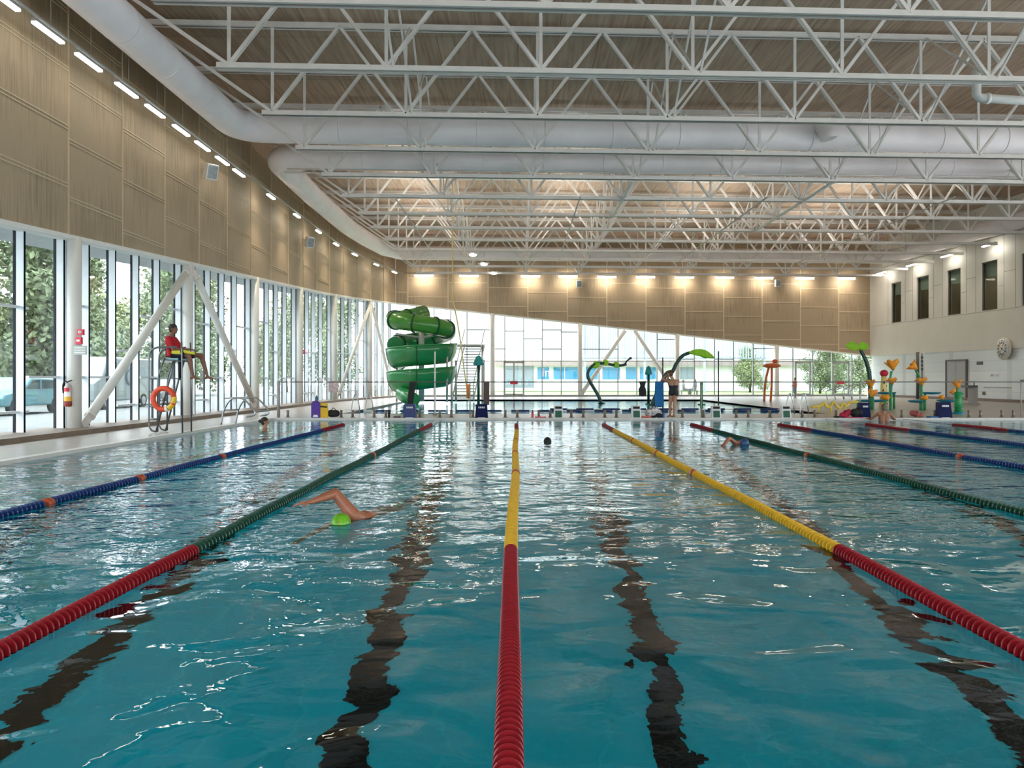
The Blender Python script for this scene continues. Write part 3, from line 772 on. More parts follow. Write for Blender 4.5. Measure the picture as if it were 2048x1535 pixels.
for i, (px, py) in enumerate(((946, 508), (968, 527), (988, 545))):
    D = (47.3, 51.1, 55.5)[i]; p = P(px, py, D)
    t = thing('linear_light', p, 'small bright spotlight hung below the far trusses, %s' % ('highest', 'middle', 'lowest')[i] , 'light', 'small far spotlights')
    MB().beam(p + Vector((-.35, .35, .06)), p + Vector((.3, -.3, .0)), .2, .08).build('housing', white_m, t)
    MB().tube([p, Vector((p.x, p.y, CZ + .02))], .012, 6).build('hanger', housing, t)
    MB().ell(p + Vector((-.0, -.02, -.05)), (.22, .2, .09)).build('diffuser', mat('spot_lens', (1, 1, 1), .4, emit=(1, .96, .9), es=6), t)

# ================================================================== LANE ROPES
disc_n = 12
def rope_colors(c):
    base = {'red': (.24, .008, .014), 'yellow': (.62, .36, .012), 'green': (.010, .060, .035), 'blue': (.008, .035, .15)}[c]
    return mat('float_' + c, base, .3, noise=.12, nscale=12)
rope_info = [(-5.08, 'blue', 'blue lane rope, leftmost of all the ropes'), (-2.55, 'green', 'green and red lane rope on the left beside the swimmer'),
             (-.045, 'yellow', 'yellow and red lane rope running straight up the middle'), (2.5, 'yellow', 'yellow and red lane rope right of the middle'),
             (5.05, 'green', 'green lane rope on the right half of the pool'), (7.62, 'blue', 'blue lane rope, first right of the green one'),
             (10.15, 'blue', 'blue lane rope, second right of the green one'), (12.7, 'blue', 'blue and red lane rope farthest right')]
def discs(q, x, ya, yb, sp, r, n):     # one continuous ribbed float string
    k = int((yb - ya) / sp); vs = []; rows = 0
    for i in range(k):
        y = ya + i * sp
        zc = .018 + .004 * math.sin(y * 2.1 + x); xc = x + .012 * math.sin(y * .7 + x)
        for (rr, dy) in ((.40 * r, 0), (r * .94, sp * .03), (r, sp * .12), (r * .96, sp * .24), (.40 * r, sp * .30)):
            for a in range(n):
                an = 2 * PI * a / n; vs.append((xc + rr * math.cos(an), y + dy, zc + rr * math.sin(an)))
            rows += 1
    fs = [(j * n + a, j * n + (a + 1) % n, (j + 1) * n + (a + 1) % n, (j + 1) * n + a) for j in range(rows - 1) for a in range(n)]
    q.add(vs, fs, 0, False)
for x, c, lb in rope_info:
    t = thing('lane_rope', (x, 1.3, 0), lb, 'lane rope', 'floating lane ropes')
    MB().tube([(x, 1.25, .03), (x, 26.25, .03)], .012, 6).build('cable', chrome, t)
    def seg(nm, m_, ya, yb):
        q = MB()
        if yb < 7: discs(q, x, ya, yb, .052, .056, 24)
        else: discs(q, x, ya, yb, .075, .056, 14)
        return q.build(nm, m_, t)
    seg('red_float_section', rope_colors('red'), 1.35, 6.25)
    seg(c + '_float_section', rope_colors(c), 6.25, 20.6)
    seg('red_float_section', rope_colors('red'), 20.6, 23.3)
    for ym in ({'yellow': (11.2, 14.2, 17.2), 'green': (13.8,), 'blue': (8.5, 10.6, 13.6)}[c]):
        xx = x + .012 * math.sin(ym * .7 + x)
        MB().tube([(xx, ym, .018), (xx, ym + .12, .018)], .060, 14).build('marker_float', mat('float_orange', (.42, .07, .02), .4, noise=.1, nscale=10), t)

# ================================================================== PEOPLE
skin_m = mat('skin_tan', (.42, .22, .13), .5, noise=.06, nscale=6)
skin_d = mat('skin_brown', (.22, .10, .055), .5, noise=.06, nscale=6)
hair_m = mat('dark_hair', (.02, .013, .01), .6, noise=.3, nscale=30)
hair_b = mat('brown_hair', (.09, .045, .025), .6, noise=.3, nscale=30)
def remeshed(q, name, m_, parent, vox=.012, it=4):
    me = bpy.data.meshes.new(name + '_src'); me.from_pydata(q.v, [], q.f)
    bm = bmesh.new(); bm.from_mesh(me); bmesh.ops.recalc_face_normals(bm, faces=bm.faces); bm.to_mesh(me); bm.free()
    t = bpy.data.objects.new(name + '_src', me); COL.objects.link(t)
    r = t.modifiers.new('r', 'REMESH'); r.mode = 'VOXEL'; r.voxel_size = vox; r.use_smooth_shade = True
    s_ = t.modifiers.new('s', 'SMOOTH'); s_.factor = .5; s_.iterations = it
    dg = bpy.context.evaluated_depsgraph_get(); dg.update()
    nm = bpy.data.meshes.new_from_object(t.evaluated_get(dg)); bpy.data.objects.remove(t); bpy.data.meshes.remove(me)
    off = OFF[parent.name]
    nm.transform(Matrix.Translation(-off)); nm.name = name
    nm.materials.clear(); nm.materials.append(m_)
    nm.polygons.foreach_set('use_smooth', [True] * len(nm.polygons))
    o = bpy.data.objects.new(name, nm); COL.objects.link(o); register(o, parent, off); return o
def hand(q, w_, d, pn, sc=1.0, side=1, curl=.5):
    """palm and five fingers from wrist w_, pointing along d, palm facing pn"""
    w_ = Vector(w_); d = Vector(d).normalized(); pn = Vector(pn); pn = (pn - d * pn.dot(d)).normalized(); lat = d.cross(pn) * side
    for o_ in (-.028, -.01, .01, .026):
        q.caps(w_ + d * .012 + lat * o_ * .7 * sc, w_ + d * .085 * sc + lat * o_ * sc, .015 * sc, .013 * sc, 8)
    for o_, L_ in ((-.032, .055), (-.011, .070), (.011, .078), (.031, .068)):
        b = w_ + d * .09 * sc + lat * o_ * sc
        m1 = b + (d + pn * curl * .4).normalized() * L_ * .55 * sc; e = m1 + (d + pn * curl).normalized() * L_ * .5 * sc
        q.caps(b, m1, .0095 * sc, .0085 * sc, 8); q.caps(m1, e, .0085 * sc, .0075 * sc, 8)
    b = w_ + d * .03 * sc + lat * .032 * sc; m1 = b + (d * .6 + lat * .8 + pn * .3).normalized() * .038 * sc
    q.caps(b, m1, .012 * sc, .010 * sc, 8); q.caps(m1, m1 + (d + pn * .5 + lat * .2).normalized() * .032 * sc, .010 * sc, .008 * sc, 8)
def head(q, c, fwd, up=(0, 0, 1), s=1.0):
    c = Vector(c); f = Vector(fwd).normalized(); u = Vector(up).normalized(); r = f.cross(u).normalized(); u = r.cross(f)
    R = Matrix((r, f, u)).transposed()
    q.ell(c + u * .02 * s, (.074 * s, .092 * s, .098 * s), 0, 16, 12, R)
    q.ell(c + f * .022 * s - u * .055 * s, (.054 * s, .066 * s, .062 * s), 0, 14, 10, R)          # jaw
    q.caps(c + f * .088 * s + u * .008 * s, c + f * .104 * s - u * .028 * s, .010 * s, .014 * s, 8)   # nose
    q.caps(c + f * .076 * s - r * .03 * s + u * .022 * s, c + f * .076 * s + r * .03 * s + u * .022 * s, .014 * s, .014 * s, 8)  # brow
    q.caps(c + f * .078 * s - r * .018 * s - u * .058 * s, c + f * .078 * s + r * .018 * s - u * .058 * s, .009 * s, .009 * s, 8)  # lips
    q.ell(c + f * .066 * s - u * .092 * s, (.022 * s, .02 * s, .016 * s), 0, 8, 6, R)
    for k in (-1, 1): q.ell(c + r * .076 * s * k - u * .008 * s, (.012 * s, .022 * s, .032 * s), 0, 8, 6, R)
    return r, f, u
def face_parts(t, c, r, f, u, s=1.0):
    q = MB()
    for k in (-1, 1): q.ell(Vector(c) + f * .080 * s + r * .030 * s * k + u * .004 * s, (.012 * s, .012 * s, .008 * s), 0, 8, 6)
    q.build('eyes', mat('eye_dark', (.02, .015, .012), .3, noise=.1, nscale=20), t)
    MB().caps(Vector(c) + f * .086 * s - r * .017 * s - u * .060 * s, Vector(c) + f * .086 * s + r * .017 * s - u * .060 * s, .004 * s, .004 * s, 8).build('mouth', mat('lip', (.30, .08, .06), .5, noise=.1, nscale=20), t)
def torso(q, J, k=1.0, grow=0.0, lo=0.0, hi=1.0):
    pel, che, sl, sr, hl, hr, nk = [Vector(J[x]) for x in ('pel', 'che', 'sl', 'sr', 'hl', 'hr', 'neck')]
    lat = (sr - sl).normalized()
    ws = pel + (che - pel) * .45
    for s_ in (-1, 1):
        q.caps(pel + lat * .065 * s_ * k, ws + lat * .055 * s_ * k, .098 * k + grow, .088 * k + grow)
        q.caps(ws + lat * .055 * s_ * k, che + lat * .075 * s_ * k, .088 * k + grow, .102 * k + grow)
    q.caps(che + (nk - che) * .25, sl + (che - sl) * .15, .085 * k + grow, .062 * k + grow); q.caps(che + (nk - che) * .25, sr + (che - sr) * .15, .085 * k + grow, .062 * k + grow)
def limb(q, a, b, c, r1, r2, r3, r4):
    q.caps(a, b, r1, r2); a = Vector(a); b = Vector(b); c = Vector(c)
    q.caps(b, b + (c - b) * .3, r2, r3); q.caps(b + (c - b) * .3, c, r3, r4)
def foot(q, an, d, s=1.0):
    an = Vector(an); d = Vector(d).normalized()
    q.caps(an - d * .045 * s + Vector((0, 0, -.045 * s)), an + Vector((0, 0, -.01)), .033 * s, .036 * s)
    q.caps(an + Vector((0, 0, -.02 * s)), an + d * .13 * s + Vector((0, 0, -.055 * s)), .036 * s, .026 * s)
    lat = d.cross(Vector((0, 0, 1)))
    for k, L_ in enumerate((.055, .05, .045, .04, .033)):
        q.caps(an + d * .12 * s + lat * (k - 2) * .016 * s + Vector((0, 0, -.058 * s)), an + d * (.12 + L_) * s + lat * (k - 2) * .018 * s + Vector((0, 0, -.062 * s)), .012 * s, .009 * s, 7)
def body(J, fwd, k=1.0, legs=True, feet=None, hands=True, palm=(0, 0, -1), curl=.5, headup=(0, 0, 1), arms=True):
    q = MB(); torso(q, J, k)
    r, f, u = head(q, J['head'], fwd, headup, k)
    q.caps(Vector(J['neck']) - (Vector(J['head']) - Vector(J['neck'])) * .4, Vector(J['head']) - Vector((0, 0, .03)) * k, .062 * k, .052 * k)
    if arms:
        for s_ in 'lr':
            limb(q, J['s' + s_], J['e' + s_], J['w' + s_], .052 * k, .040 * k, .041 * k, .026 * k)
            if hands:
                d = J.get('d' + s_); d = Vector(J['w' + s_]) - Vector(J['e' + s_]) if d is None else Vector(d)
                hand(q, J['w' + s_], d, J.get('p' + s_, palm), k * 1.0, 1 if s_ == 'l' else -1, curl)
    if legs:
        for s_ in 'lr':
            limb(q, J['h' + s_], J['k' + s_], J['a' + s_], .085 * k, .056 * k, .058 * k, .034 * k)
            foot(q, J['a' + s_], J.get('f' + s_, fwd), k)
    return q, r, f, u
def hair_cap(q, c, r, f, u, s=1.0, back=.3, g_=.012):
    c = Vector(c); R = Matrix((r, f, u)).transposed()
    q.ell(c + u * .045 * s - f * .016 * s, ((.074 + g_) * s, (.088 + g_) * s, (.080 + g_) * s), 0, 18, 12, R)
    if back: q.ell(c - f * .038 * s - u * .01 * s, ((.066 + g_) * s, (.060 + g_) * s, (.080 + g_) * s), 0, 14, 10, R)

# ---- lifeguard chair
SC = F / 19.3
def W(px, py, y=19.3): return Vector(((px - 1036) / F * y, y, H - (py - 757) / F * y))
chairM = mat('chair_tube_steel', (.16, .18, .19), .3, metal=.6, noise=.1, nscale=12)
ch = thing('lifeguard_chair', (W(340, 860).x, 19.3, FZ), 'tall tubular steel lifeguard chair on the left pool deck', 'chair')
for s_, dy in ((-1, -.26), (1, .26)):
    def w2(px, py): v = W(px, py); v.y += dy; return v
    fz = FZ + .03
    p1 = w2(308, 850); p1.z = .22; p2 = w2(313, 860); p2.z = fz + .03; p3 = w2(322, 862); p3.z = fz
    MB().tube(arc_pts([w2(363, 694), w2(340, 695), w2(322, 696), w2(311, 704), w2(308, 722), w2(308, 740)]) + [p1] + [p2, p3], .022, 12).build('rear_frame', chairM, ch)
    e = w2(322, 861); e.z = fz
    MB().tube([w2(359, 722), w2(350, 752), e], .022, 12).build('leg', chairM, ch)
    e = w2(374, 861); e.z = FZ
    MB().tube([w2(372, 684), w2(372.5, 700), w2(373, 760), e], .019, 12).build('leg', chairM, ch)
    e = w2(325, 862); e.z = fz
    MB().tube([w2(339, 716), w2(327, 750), w2(325, 770), e], .019, 12).build('leg', chairM, ch)
    MB().tube([w2(340, 719), w2(374, 723)], .018, 10).build('seat_rail', chairM, ch)
for py in (757, 783, 812, 838):
    a = W(309, py); b = W(309, py); a.y -= .26; b.y += .26
    MB().tube([a, b], .016, 10).build('rung', chairM, ch)
    a = W(325, py); a.y -= .26; b = W(325, py); b.y += .26
    MB().tube([W(309, py) + Vector((0, -.26, 0)), W(325, py) + Vector((0, -.26, 0))], .014, 8).build('side_bar', chairM, ch)
MB().tube([W(325, 757) + Vector((0, -.26, 0)), W(373, 757) + Vector((0, -.26, 0))], .012, 8).build('side_bar', chairM, ch)
q = MB(); sc_ = W(353, 718.5); q.box(sc_, (.44, .46, .05)); 
q.build('seat', mat('pale_blue_plastic', (.25, .55, .60), .4, noise=.05, nscale=8), ch)
MB().box(W(341, 706) + Vector((0, 0, .0)), (.04, .46, .20)).build('backrest', black, ch)
# life ring hung on the chair
rc = W(340.5, 796.5, 19.3) + Vector((0, -.36, 0))
rt = thing('life_ring', rc, 'orange and yellow life ring hanging on the lifeguard chair', 'life ring')
def ringseg(a0, a1, nm, m_, rr=.062):
    pts = [rc + Vector((.25 * math.cos(a), 0, .25 * math.sin(a))) for a in [a0 + (a1 - a0) * k / 30 for k in range(31)]]
    MB().tube(pts, rr, 14).build(nm, m_, rt)
orange = mat('ring_orange', (.75, .08, .03), .5, noise=.12, nscale=12); yel = mat('ring_yellow', (.80, .50, .02), .5, noise=.08, nscale=12)
ringseg(math.radians(12), math.radians(285), 'orange_float', orange); ringseg(math.radians(-62), math.radians(12), 'yellow_float', yel)
ringseg(math.radians(-80), math.radians(-66), 'band', white_m, .065); ringseg(math.radians(-30), math.radians(-22), 'band', orange, .064)
# ---- lifeguard
def W3(px, py, dy=0.0): v = W(px, py); v.y += dy; return v
J = dict(head=W3(347, 658), neck=W3(342.5, 669.5), che=W3(343, 684), pel=W3(350, 708), sl=W3(343, 678, .17), sr=W3(343, 678, -.17),
         hl=W3(352, 709, .09), hr=W3(352, 709, -.09), kl=W3(398, 710, .13), kr=W3(382, 711, -.13), al=W3(411, 752, .12), ar=W3(390, 752, -.12),
         el=W3(357, 699, .24), er=W3(354, 698, -.24), wl=W3(378, 698, .06), wr=W3(378, 699, -.06), dl=(1, -.3, -.1), dr=(1, .3, -.1))
lg = thing('person', W3(350, 712), 'lifeguard person in a red shirt and dark shorts seated high on the chair', 'person')
q, r, f, u = body(J, (1, -.12, -.02), 1.0, curl=.7)
b_ = remeshed(q, 'body', skin_d, lg, .009); face_parts(lg, J['head'], r, f, u)
q = MB(); torso(q, dict(J, pel=J['pel'] + Vector((0, 0, .06))), 1.0, .016)
for s_ in 'lr': q.caps(J['s' + s_], Vector(J['s' + s_]) * .35 + Vector(J['e' + s_]) * .65, .072, .062)
remeshed(q, 'shirt', mat('shirt_red', (.50, .008, .02), .8, noise=.1, nscale=8, bump=.01), lg, .012)
q = MB()
for s_ in 'lr': q.caps(J['h' + s_], Vector(J['h' + s_]) * .35 + Vector(J['k' + s_]) * .65, .108, .085)
q.caps(J['pel'] + Vector((0, .06, 0)), J['pel'] - Vector((0, .06, 0)), .112, .112)
remeshed(q, 'shorts', mat('navy_shorts', (.012, .014, .03), .8, noise=.2, nscale=8), lg, .012)
q = MB(); hair_cap(q, J['head'], r, f, u); remeshed(q, 'hair', hair_m, lg, .009)
# trim the hair forward of the brow is handled by its backward offset
rtb = thing('rescue_tube', W3(372, 705), 'yellow and red rescue tube across the lifeguard lap', 'rescue tube')
MB().caps(W3(352, 704.5, -.17), W3(369, 705, -.19), .052, .052).build('yellow_foam', mat('foam_yellow', (.80, .72, .05), .6, noise=.06, nscale=8), rtb)
MB().caps(W3(374, 703, -.19), W3(392, 707, -.12), .045, .03).build('yellow_foam', MATS['foam_yellow'], rtb)
MB().tube([W3(369, 705, -.19), W3(375, 703.5, -.19)], .056, 12).build('strap', black, rtb)
MB().caps(W3(344.5, 700, -.22), W3(345.5, 710, -.22), .05, .05).build('red_end', mat('foam_red', (.55, .01, .03), .6, noise=.06, nscale=8), rtb)
MB().tube([W3(367, 716, -.22), W3(367.5, 738, -.22), W3(367, 759, -.22)], [.035, .045, .03], 10).build('hanging_strap', black, rtb)

# ---- standing woman
WD = 26.75
def Wp(px, py, dy=0.0): v = P(px, py, WD); v.y += dy; return v
wx_ = thing('person', (P(1343, 0, WD).x, WD, FZ), 'person in a black swimsuit standing on the far pool edge adjusting goggles', 'person')
k_ = .95
J = dict(head=Wp(1340.5, 747), neck=Wp(1344, 755), che=Wp(1346.5, 765), pel=Wp(1347, 785), sl=Wp(1338.5, 761.5, .05), sr=Wp(1355, 761.5, -.05),
         hl=Wp(1342.5, 787, .03), hr=Wp(1351, 787, -.03), kl=Wp(1340.5, 809, .02), kr=Wp(1348, 809, -.04), al=Wp(1341, 830, .06), ar=Wp(1347.5, 830, -.05),
         el=Wp(1326, 759, .16), er=Wp(1341, 763, .36), wl=Wp(1334.5, 749.5, .16), wr=Wp(1338, 751, .18), dl=(.5, 0, .6), dr=(-.2, -.1, .9), fl=(-.4, 1, 0), fr=(-.3, 1, 0))
J['al'].z = J['ar'].z = FZ + .085
q, r, f, u = body(J, (-.75, .65, -.05), k_, curl=.8, palm=(1, -.3, 0))
remeshed(q, 'body', skin_m, wx_, .009); face_parts(wx_, J['head'], r, f, u)
q = MB()
lat = (J['sr'] - J['sl']).normalized(); pel, che = J['pel'], J['che']
ws = pel + (che - pel) * .45
for s_ in (-1, 1):
    q.caps(pel + lat * .065 * s_ * k_, ws + lat * .055 * s_ * k_, .108 * k_, .098 * k_); q.caps(ws + lat * .055 * s_, ws + (che - ws) * .35 + lat * .065 * s_, .098 * k_, .104 * k_)
    q.caps(J['hl' if s_ < 0 else 'hr'] + Vector((0, 0, .03)), J['hl' if s_ < 0 else 'hr'] - Vector((0, 0, .035)), .094 * k_, .090 * k_)
fr = Vector((-.5, .6, 0)).normalized()
for s_ in (-1, 1):
    q.caps(che + lat * .07 * s_ + fr * .04, che + lat * .06 * s_ + fr * .05 - Vector((0, 0, .05)), .075, .08)
    q.caps(che + lat * .09 * s_ + fr * .06, J['neck'] + lat * .07 * s_ - Vector((0, 0, .06)) + fr * .02, .03, .024)
    q.caps(J['neck'] + lat * .07 * s_ - Vector((0, 0, .06)), che - fr * .085 + lat * .03 * s_ - Vector((0, 0, .02)), .022, .02)
remeshed(q, 'swimsuit', mat('swimsuit_black', (.008, .008, .010), .6, noise=.2, nscale=10), wx_, .010)
q = MB(); hair_cap(q, J['head'], r, f, u, k_); q.ell(J['head'] - f * .11 + u * .05, (.045, .045, .045)); remeshed(q, 'hair', hair_b, wx_, .009)

# ---- front crawl swimmer with the green cap
hd = P(682, 1052, 7.5)
sw = thing('person', (hd.x, hd.y, 0), 'person swimming front crawl in a green cap, one bent arm above the water', 'person')
sh = P(708, 1040, 7.72); sh.z = .03; shr = Vector((sh.x - .02, 7.55, -.10)); shr.x = hd.x - .22
sh.x = hd.x + .075
J = dict(head=hd, neck=hd + Vector((.03, .16, -.04)), che=hd + Vector((.09, .36, -.06)), pel=hd + Vector((.26, .86, -.13)), sl=sh, sr=shr + Vector((.12, .14, -.02)),
         hl=hd + Vector((.34, .90, -.12)), hr=hd + Vector((.18, .92, -.14)), kl=hd + Vector((.44, 1.32, -.14)), kr=hd + Vector((.26, 1.34, -.26)),
         al=hd + Vector((.50, 1.72, -.05)), ar=hd + Vector((.34, 1.74, -.28)), fl=(.05, 1, .35), fr=(.05, 1, .2),
         el=P(670, 986, 7.72), wl=P(622, 1003, 7.45), er=shr + Vector((.03, -.22, -.14)), wr=shr + Vector((-.05, -.47, -.24)), dl=(-1, -.25, -.12), dr=(-.2, -1, -.3), pl=(0, 0, -1), pr=(0, 0, -1))
q, r, f, u = body(J, (-.05, -.75, -.65), 1.0, curl=.35, headup=(0, -.65, .75))
q.caps(J['sl'], J['el'], .070, .050); q.caps(J['el'], J['el'] + (J['wl'] - J['el']) * .5, .050, .042)
q.caps(J['che'] + Vector((.05, 0, .03)), J['sl'], .10, .066)
remeshed(q, 'body', mat('skin_warm', (.36, .13, .07), .4, noise=.08, nscale=6), sw, .008); face_parts(sw, J['head'], r, f, u)
q = MB(); R = Matrix((r, f, u)).transposed()
q.ell(Vector(J['head']) + u * .022 - f * .012, (.094, .104, .098), 0, 28, 16, R)
capm = mat('cap_lime', (.13, .42, .015), .35, noise=.25, nscale=9, stretch=(6, 1, 1))
q.build('swim_cap', capm, sw)
# ---- swimmer resting at the left
c0 = P(530, 843, 21.8)
def simple_upper(name, c, fwd, label, skin, hairm, k=1.0, spread=.3, hair=True, bun=False):
    t = thing('person', (c.x, c.y, 0), label, 'person'); f_ = Vector(fwd).normalized(); l_ = f_.cross(Vector((0, 0, 1)))
    c = Vector(c); nk = c - Vector((0, 0, .13)) * k; ch_ = nk - Vector((0, 0, .17)) * k; pl = ch_ - Vector((0, 0, .40)) * k
    sl = nk - l_ * .18 * k - Vector((0, 0, .06)); sr = nk + l_ * .18 * k - Vector((0, 0, .06))
    J = dict(head=c, neck=nk, che=ch_, pel=pl, sl=sl, sr=sr, hl=pl - l_ * .09, hr=pl + l_ * .09,
             el=sl - l_ * spread * .4 + f_ * .12 - Vector((0, 0, .18)), er=sr + l_ * spread * .4 + f_ * .12 - Vector((0, 0, .18)),
             kl=pl - l_ * .1 - Vector((0, 0, .42)) + f_ * .1, kr=pl + l_ * .1 - Vector((0, 0, .42)) + f_ * .1)
    J['wl'] = J['el'] + f_ * .24 + Vector((0, 0, .02)); J['wr'] = J['er'] + f_ * .24 + Vector((0, 0, .02))
    J['al'] = J['kl'] - Vector((0, 0, .35)) - f_ * .2; J['ar'] = J['kr'] - Vector((0, 0, .35)) - f_ * .2
    q, r, f, u = body(J, fwd, k, palm=(0, 0, -1))
    remeshed(q, 'body', skin, t, .012); face_parts(t, c, r, f, u, k)
    q = MB(); hair_cap(q, c, r, f, u, k)
    if bun: q.ell(c - f * .13 + u * .02, (.05, .05, .05))
    remeshed(q, 'hair' if hair else 'swim_cap', hairm, t, .010)
    return t, J
simple_upper('left', c0, (1, .15, 0), 'person with dark tied hair standing shoulder deep at the left', skin_m, hair_m, bun=True)
# dark cap far down the lane
c1_ = P(1095, 882.5, 17.2); c1_.z = -.035
simple_upper('mid', c1_, (0, -.6, -.8), 'distant swimmer whose black cap shows right of the middle rope', skin_m, black, hair=False)
# person leaning on the far pool edge
c2_ = P(1768, 815, 25.7)
t, J = simple_upper('right', c2_, (.1, 1, -.05), 'bare-backed person standing in the water against the far edge', mat('skin_ruddy', (.36, .16, .09), .5, noise=.06, nscale=6), mat('grey_hair', (.16, .13, .11), .7, noise=.2, nscale=30), 1.0, .5)
# second crawl swimmer, far
h2 = P(1489, 889, 16.3)
s2 = thing('person', (h2.x, h2.y, 0), 'distant swimmer with one arm out of the water beside the green rope', 'person')
J = dict(head=h2, neck=h2 + Vector((.02, .15, -.03)), che=h2 + Vector((.05, .34, -.06)), pel=h2 + Vector((.10, .84, -.12)), sl=h2 + Vector((-.14, .2, .02)), sr=h2 + Vector((.2, .2, -.08)),
         hl=h2 + Vector((0, .9, -.12)), hr=h2 + Vector((.2, .9, -.12)), kl=h2 + Vector((0, 1.3, -.16)), kr=h2 + Vector((.2, 1.3, -.2)), al=h2 + Vector((0, 1.7, -.1)), ar=h2 + Vector((.2, 1.7, -.2)),
         el=h2 + Vector((-.30, .05, .13)), wl=h2 + Vector((-.46, -.16, .03)), er=h2 + Vector((.22, -.1, -.2)), wr=h2 + Vector((.2, -.36, -.3)), fl=(0, 1, .3), fr=(0, 1, .2), dr=(0, -1, -.2))
q, r, f, u = body(J, (0, -.8, -.6), 1.0, curl=.3, headup=(0, -.6, .8)); remeshed(q, 'body', MATS['skin_warm'], s2, .012); face_parts(s2, J['head'], r, f, u)
MB().ell(Vector(J['head']) + u * .03 - f * .012, (.088, .106, .104), 0, 20, 12, Matrix((r, f, u)).transposed()).build('swim_cap', mat('cap_blue', (.03, .08, .22), .4, noise=.1, nscale=10), s2)
# person walking on the far deck, two seated outside
def stander(x, y, fwd, k, label, top, bottom, z0=FZ, sit=False):
    t = thing('person', (x, y, z0), label, 'person'); f_ = Vector(fwd).normalized(); l_ = f_.cross(Vector((0, 0, 1))); b = Vector((x, y, z0))
    U = lambda z, l=0, f=0: b + Vector((0, 0, z * k)) + l_ * l * k + f_ * f * k
    dz = -.42 if sit else 0
    J = dict(head=U(1.60 + dz), neck=U(1.46 + dz), che=U(1.28 + dz), pel=U(.93 + dz), sl=U(1.40 + dz, -.18), sr=U(1.40 + dz, .18), hl=U(.90 + dz, -.09), hr=U(.90 + dz, .09),
             el=U(1.12 + dz, -.23, .0), er=U(1.12 + dz, .23, .02), wl=U(.95 + dz, -.18, .2), wr=U(.98 + dz, .18, .2),
             kl=U(.47, -.1, .42 if sit else .06), kr=U(.47, .1, .42 if sit else -.02), al=U(.085, -.1, .42 if sit else .06), ar=U(.085, .1, .42 if sit else -.12))
    q, r, f, u = body(J, fwd, k); remeshed(q, 'body', skin_m, t, .014)
    q = MB(); torso(q, J, k, .018)
    for s_ in 'lr': q.caps(J['s' + s_], J['e' + s_], .068 * k, .056 * k)
    remeshed(q, 'top', top, t, .016)
    q = MB()
    for s_ in 'lr': limb(q, J['h' + s_], J['k' + s_], J['a' + s_] + Vector((0, 0, .06)), .105 * k, .078 * k, .072 * k, .058 * k)
    remeshed(q, 'trousers', bottom, t, .016)
    q = MB(); hair_cap(q, J['head'], r, f, u, k); remeshed(q, 'hair', hair_b, t, .014)
greyc = mat('cloth_grey', (.25, .28, .32), .8, noise=.1, nscale=8); pinkc = mat('cloth_pink', (.60, .22, .20), .8, noise=.1, nscale=8)
stander(P(1590, 0, 53.5).x, 53.5, (-1, -.2, 0), .80, 'small distant person in pink and grey on the far deck', pinkc, greyc)
stander(P(1367, 0, 64).x, 64, (1, -.3, 0), .95, 'left of the two seated figures outside behind the standing woman', greyc, greyc, .05, True)
stander(P(1390, 0, 64).x, 64, (-1, -.3, 0), .98, 'right of the two seated figures outside behind the standing woman', mat('cloth_slate', (.16, .20, .25), .8, noise=.1, nscale=8), greyc, .05, True)
bn = thing('bench', (P(1378, 0, 64).x, 64, -.02), 'low bench under the two seated figures outside', 'bench')
MB().bx(P(1361, 0, 64).x, P(1396, 0, 64).x, 63.8, 64.25, .38, .43).build('seat', greyc, bn)
for px in (1363, 1394): MB().bx(P(px, 0, 64).x - .03, P(px, 0, 64).x + .03, 63.85, 64.2, -.02, .38).build('leg', greyc, bn)

# ================================================================== DECK EQUIPMENT AT THE FAR EDGE
# rail
RD = 27.0; RZ = 1.25
rl = thing('guard_rail', (P(557, 0, RD).x, RD, FZ), 'long thin steel rail across the hall between the two pools', 'rail')
MB().tube([(P(557, 0, RD).x, RD, RZ), (19.5, RD, RZ)], .019, 8).build('top_rail', mat('rail_dark', (.08, .08, .085), .4, noise=.1, nscale=8), rl)
for i, px in enumerate((557, 940, 1403, 1720, 2042)):
    x = P(px, 0, RD).x
    MB().tube([(x, RD, FZ), (x, RD, RZ + (.03 if i == 0 else 0))], .055 if i == 0 else .02, 12).build('post', mat('rail_post', (.36, .34, .33), .4, noise=.08, nscale=8), rl)
# anchor posts
anch = [572, 679, 702, 745, 768, 836, 876, 899, 942, 1007, 1031, 1074, 1097, 1139, 1163, 1206, 1229, 1361, 1403, 1469, 1493, 1536, 1559, 1601, 1626, 1668, 1800, 1866, 1934, 1957, 2000, 2023]
am = mat('anchor_metal', (.24, .20, .16), .4, metal=.3, noise=.15, nscale=12)
a0 = None
for i, px in enumerate(anch):
    x = (px - 1036) / F * 26.8 + .06; loc = (x, 26.8, FZ)
    lb = 'short metal anchor post on the far pool edge, %s' % (ordl(i) if i < 28 else ['fourth', 'third', 'second', 'nearest'][i - 28] + ' from the right edge')
    if a0 is None:
        a0 = thing('anchor_post', loc, lb, 'post', 'starting block anchor posts')
        MB().tube([(x, 26.8, FZ), (x, 26.8, FZ + .21)], .042, 12).build('tube', am, a0)
        MB().lathe((x, 26.8, FZ + .21), [(.05, 0), (.05, .02), (.03, .035), (.001, .04)], 12).build('cap', am, a0)
        MB().tube([(x, 26.8, FZ), (x, 26.8, FZ + .015)], .08, 14).build('flange', am, a0)
    else: copy_tree(a0, loc, lb)
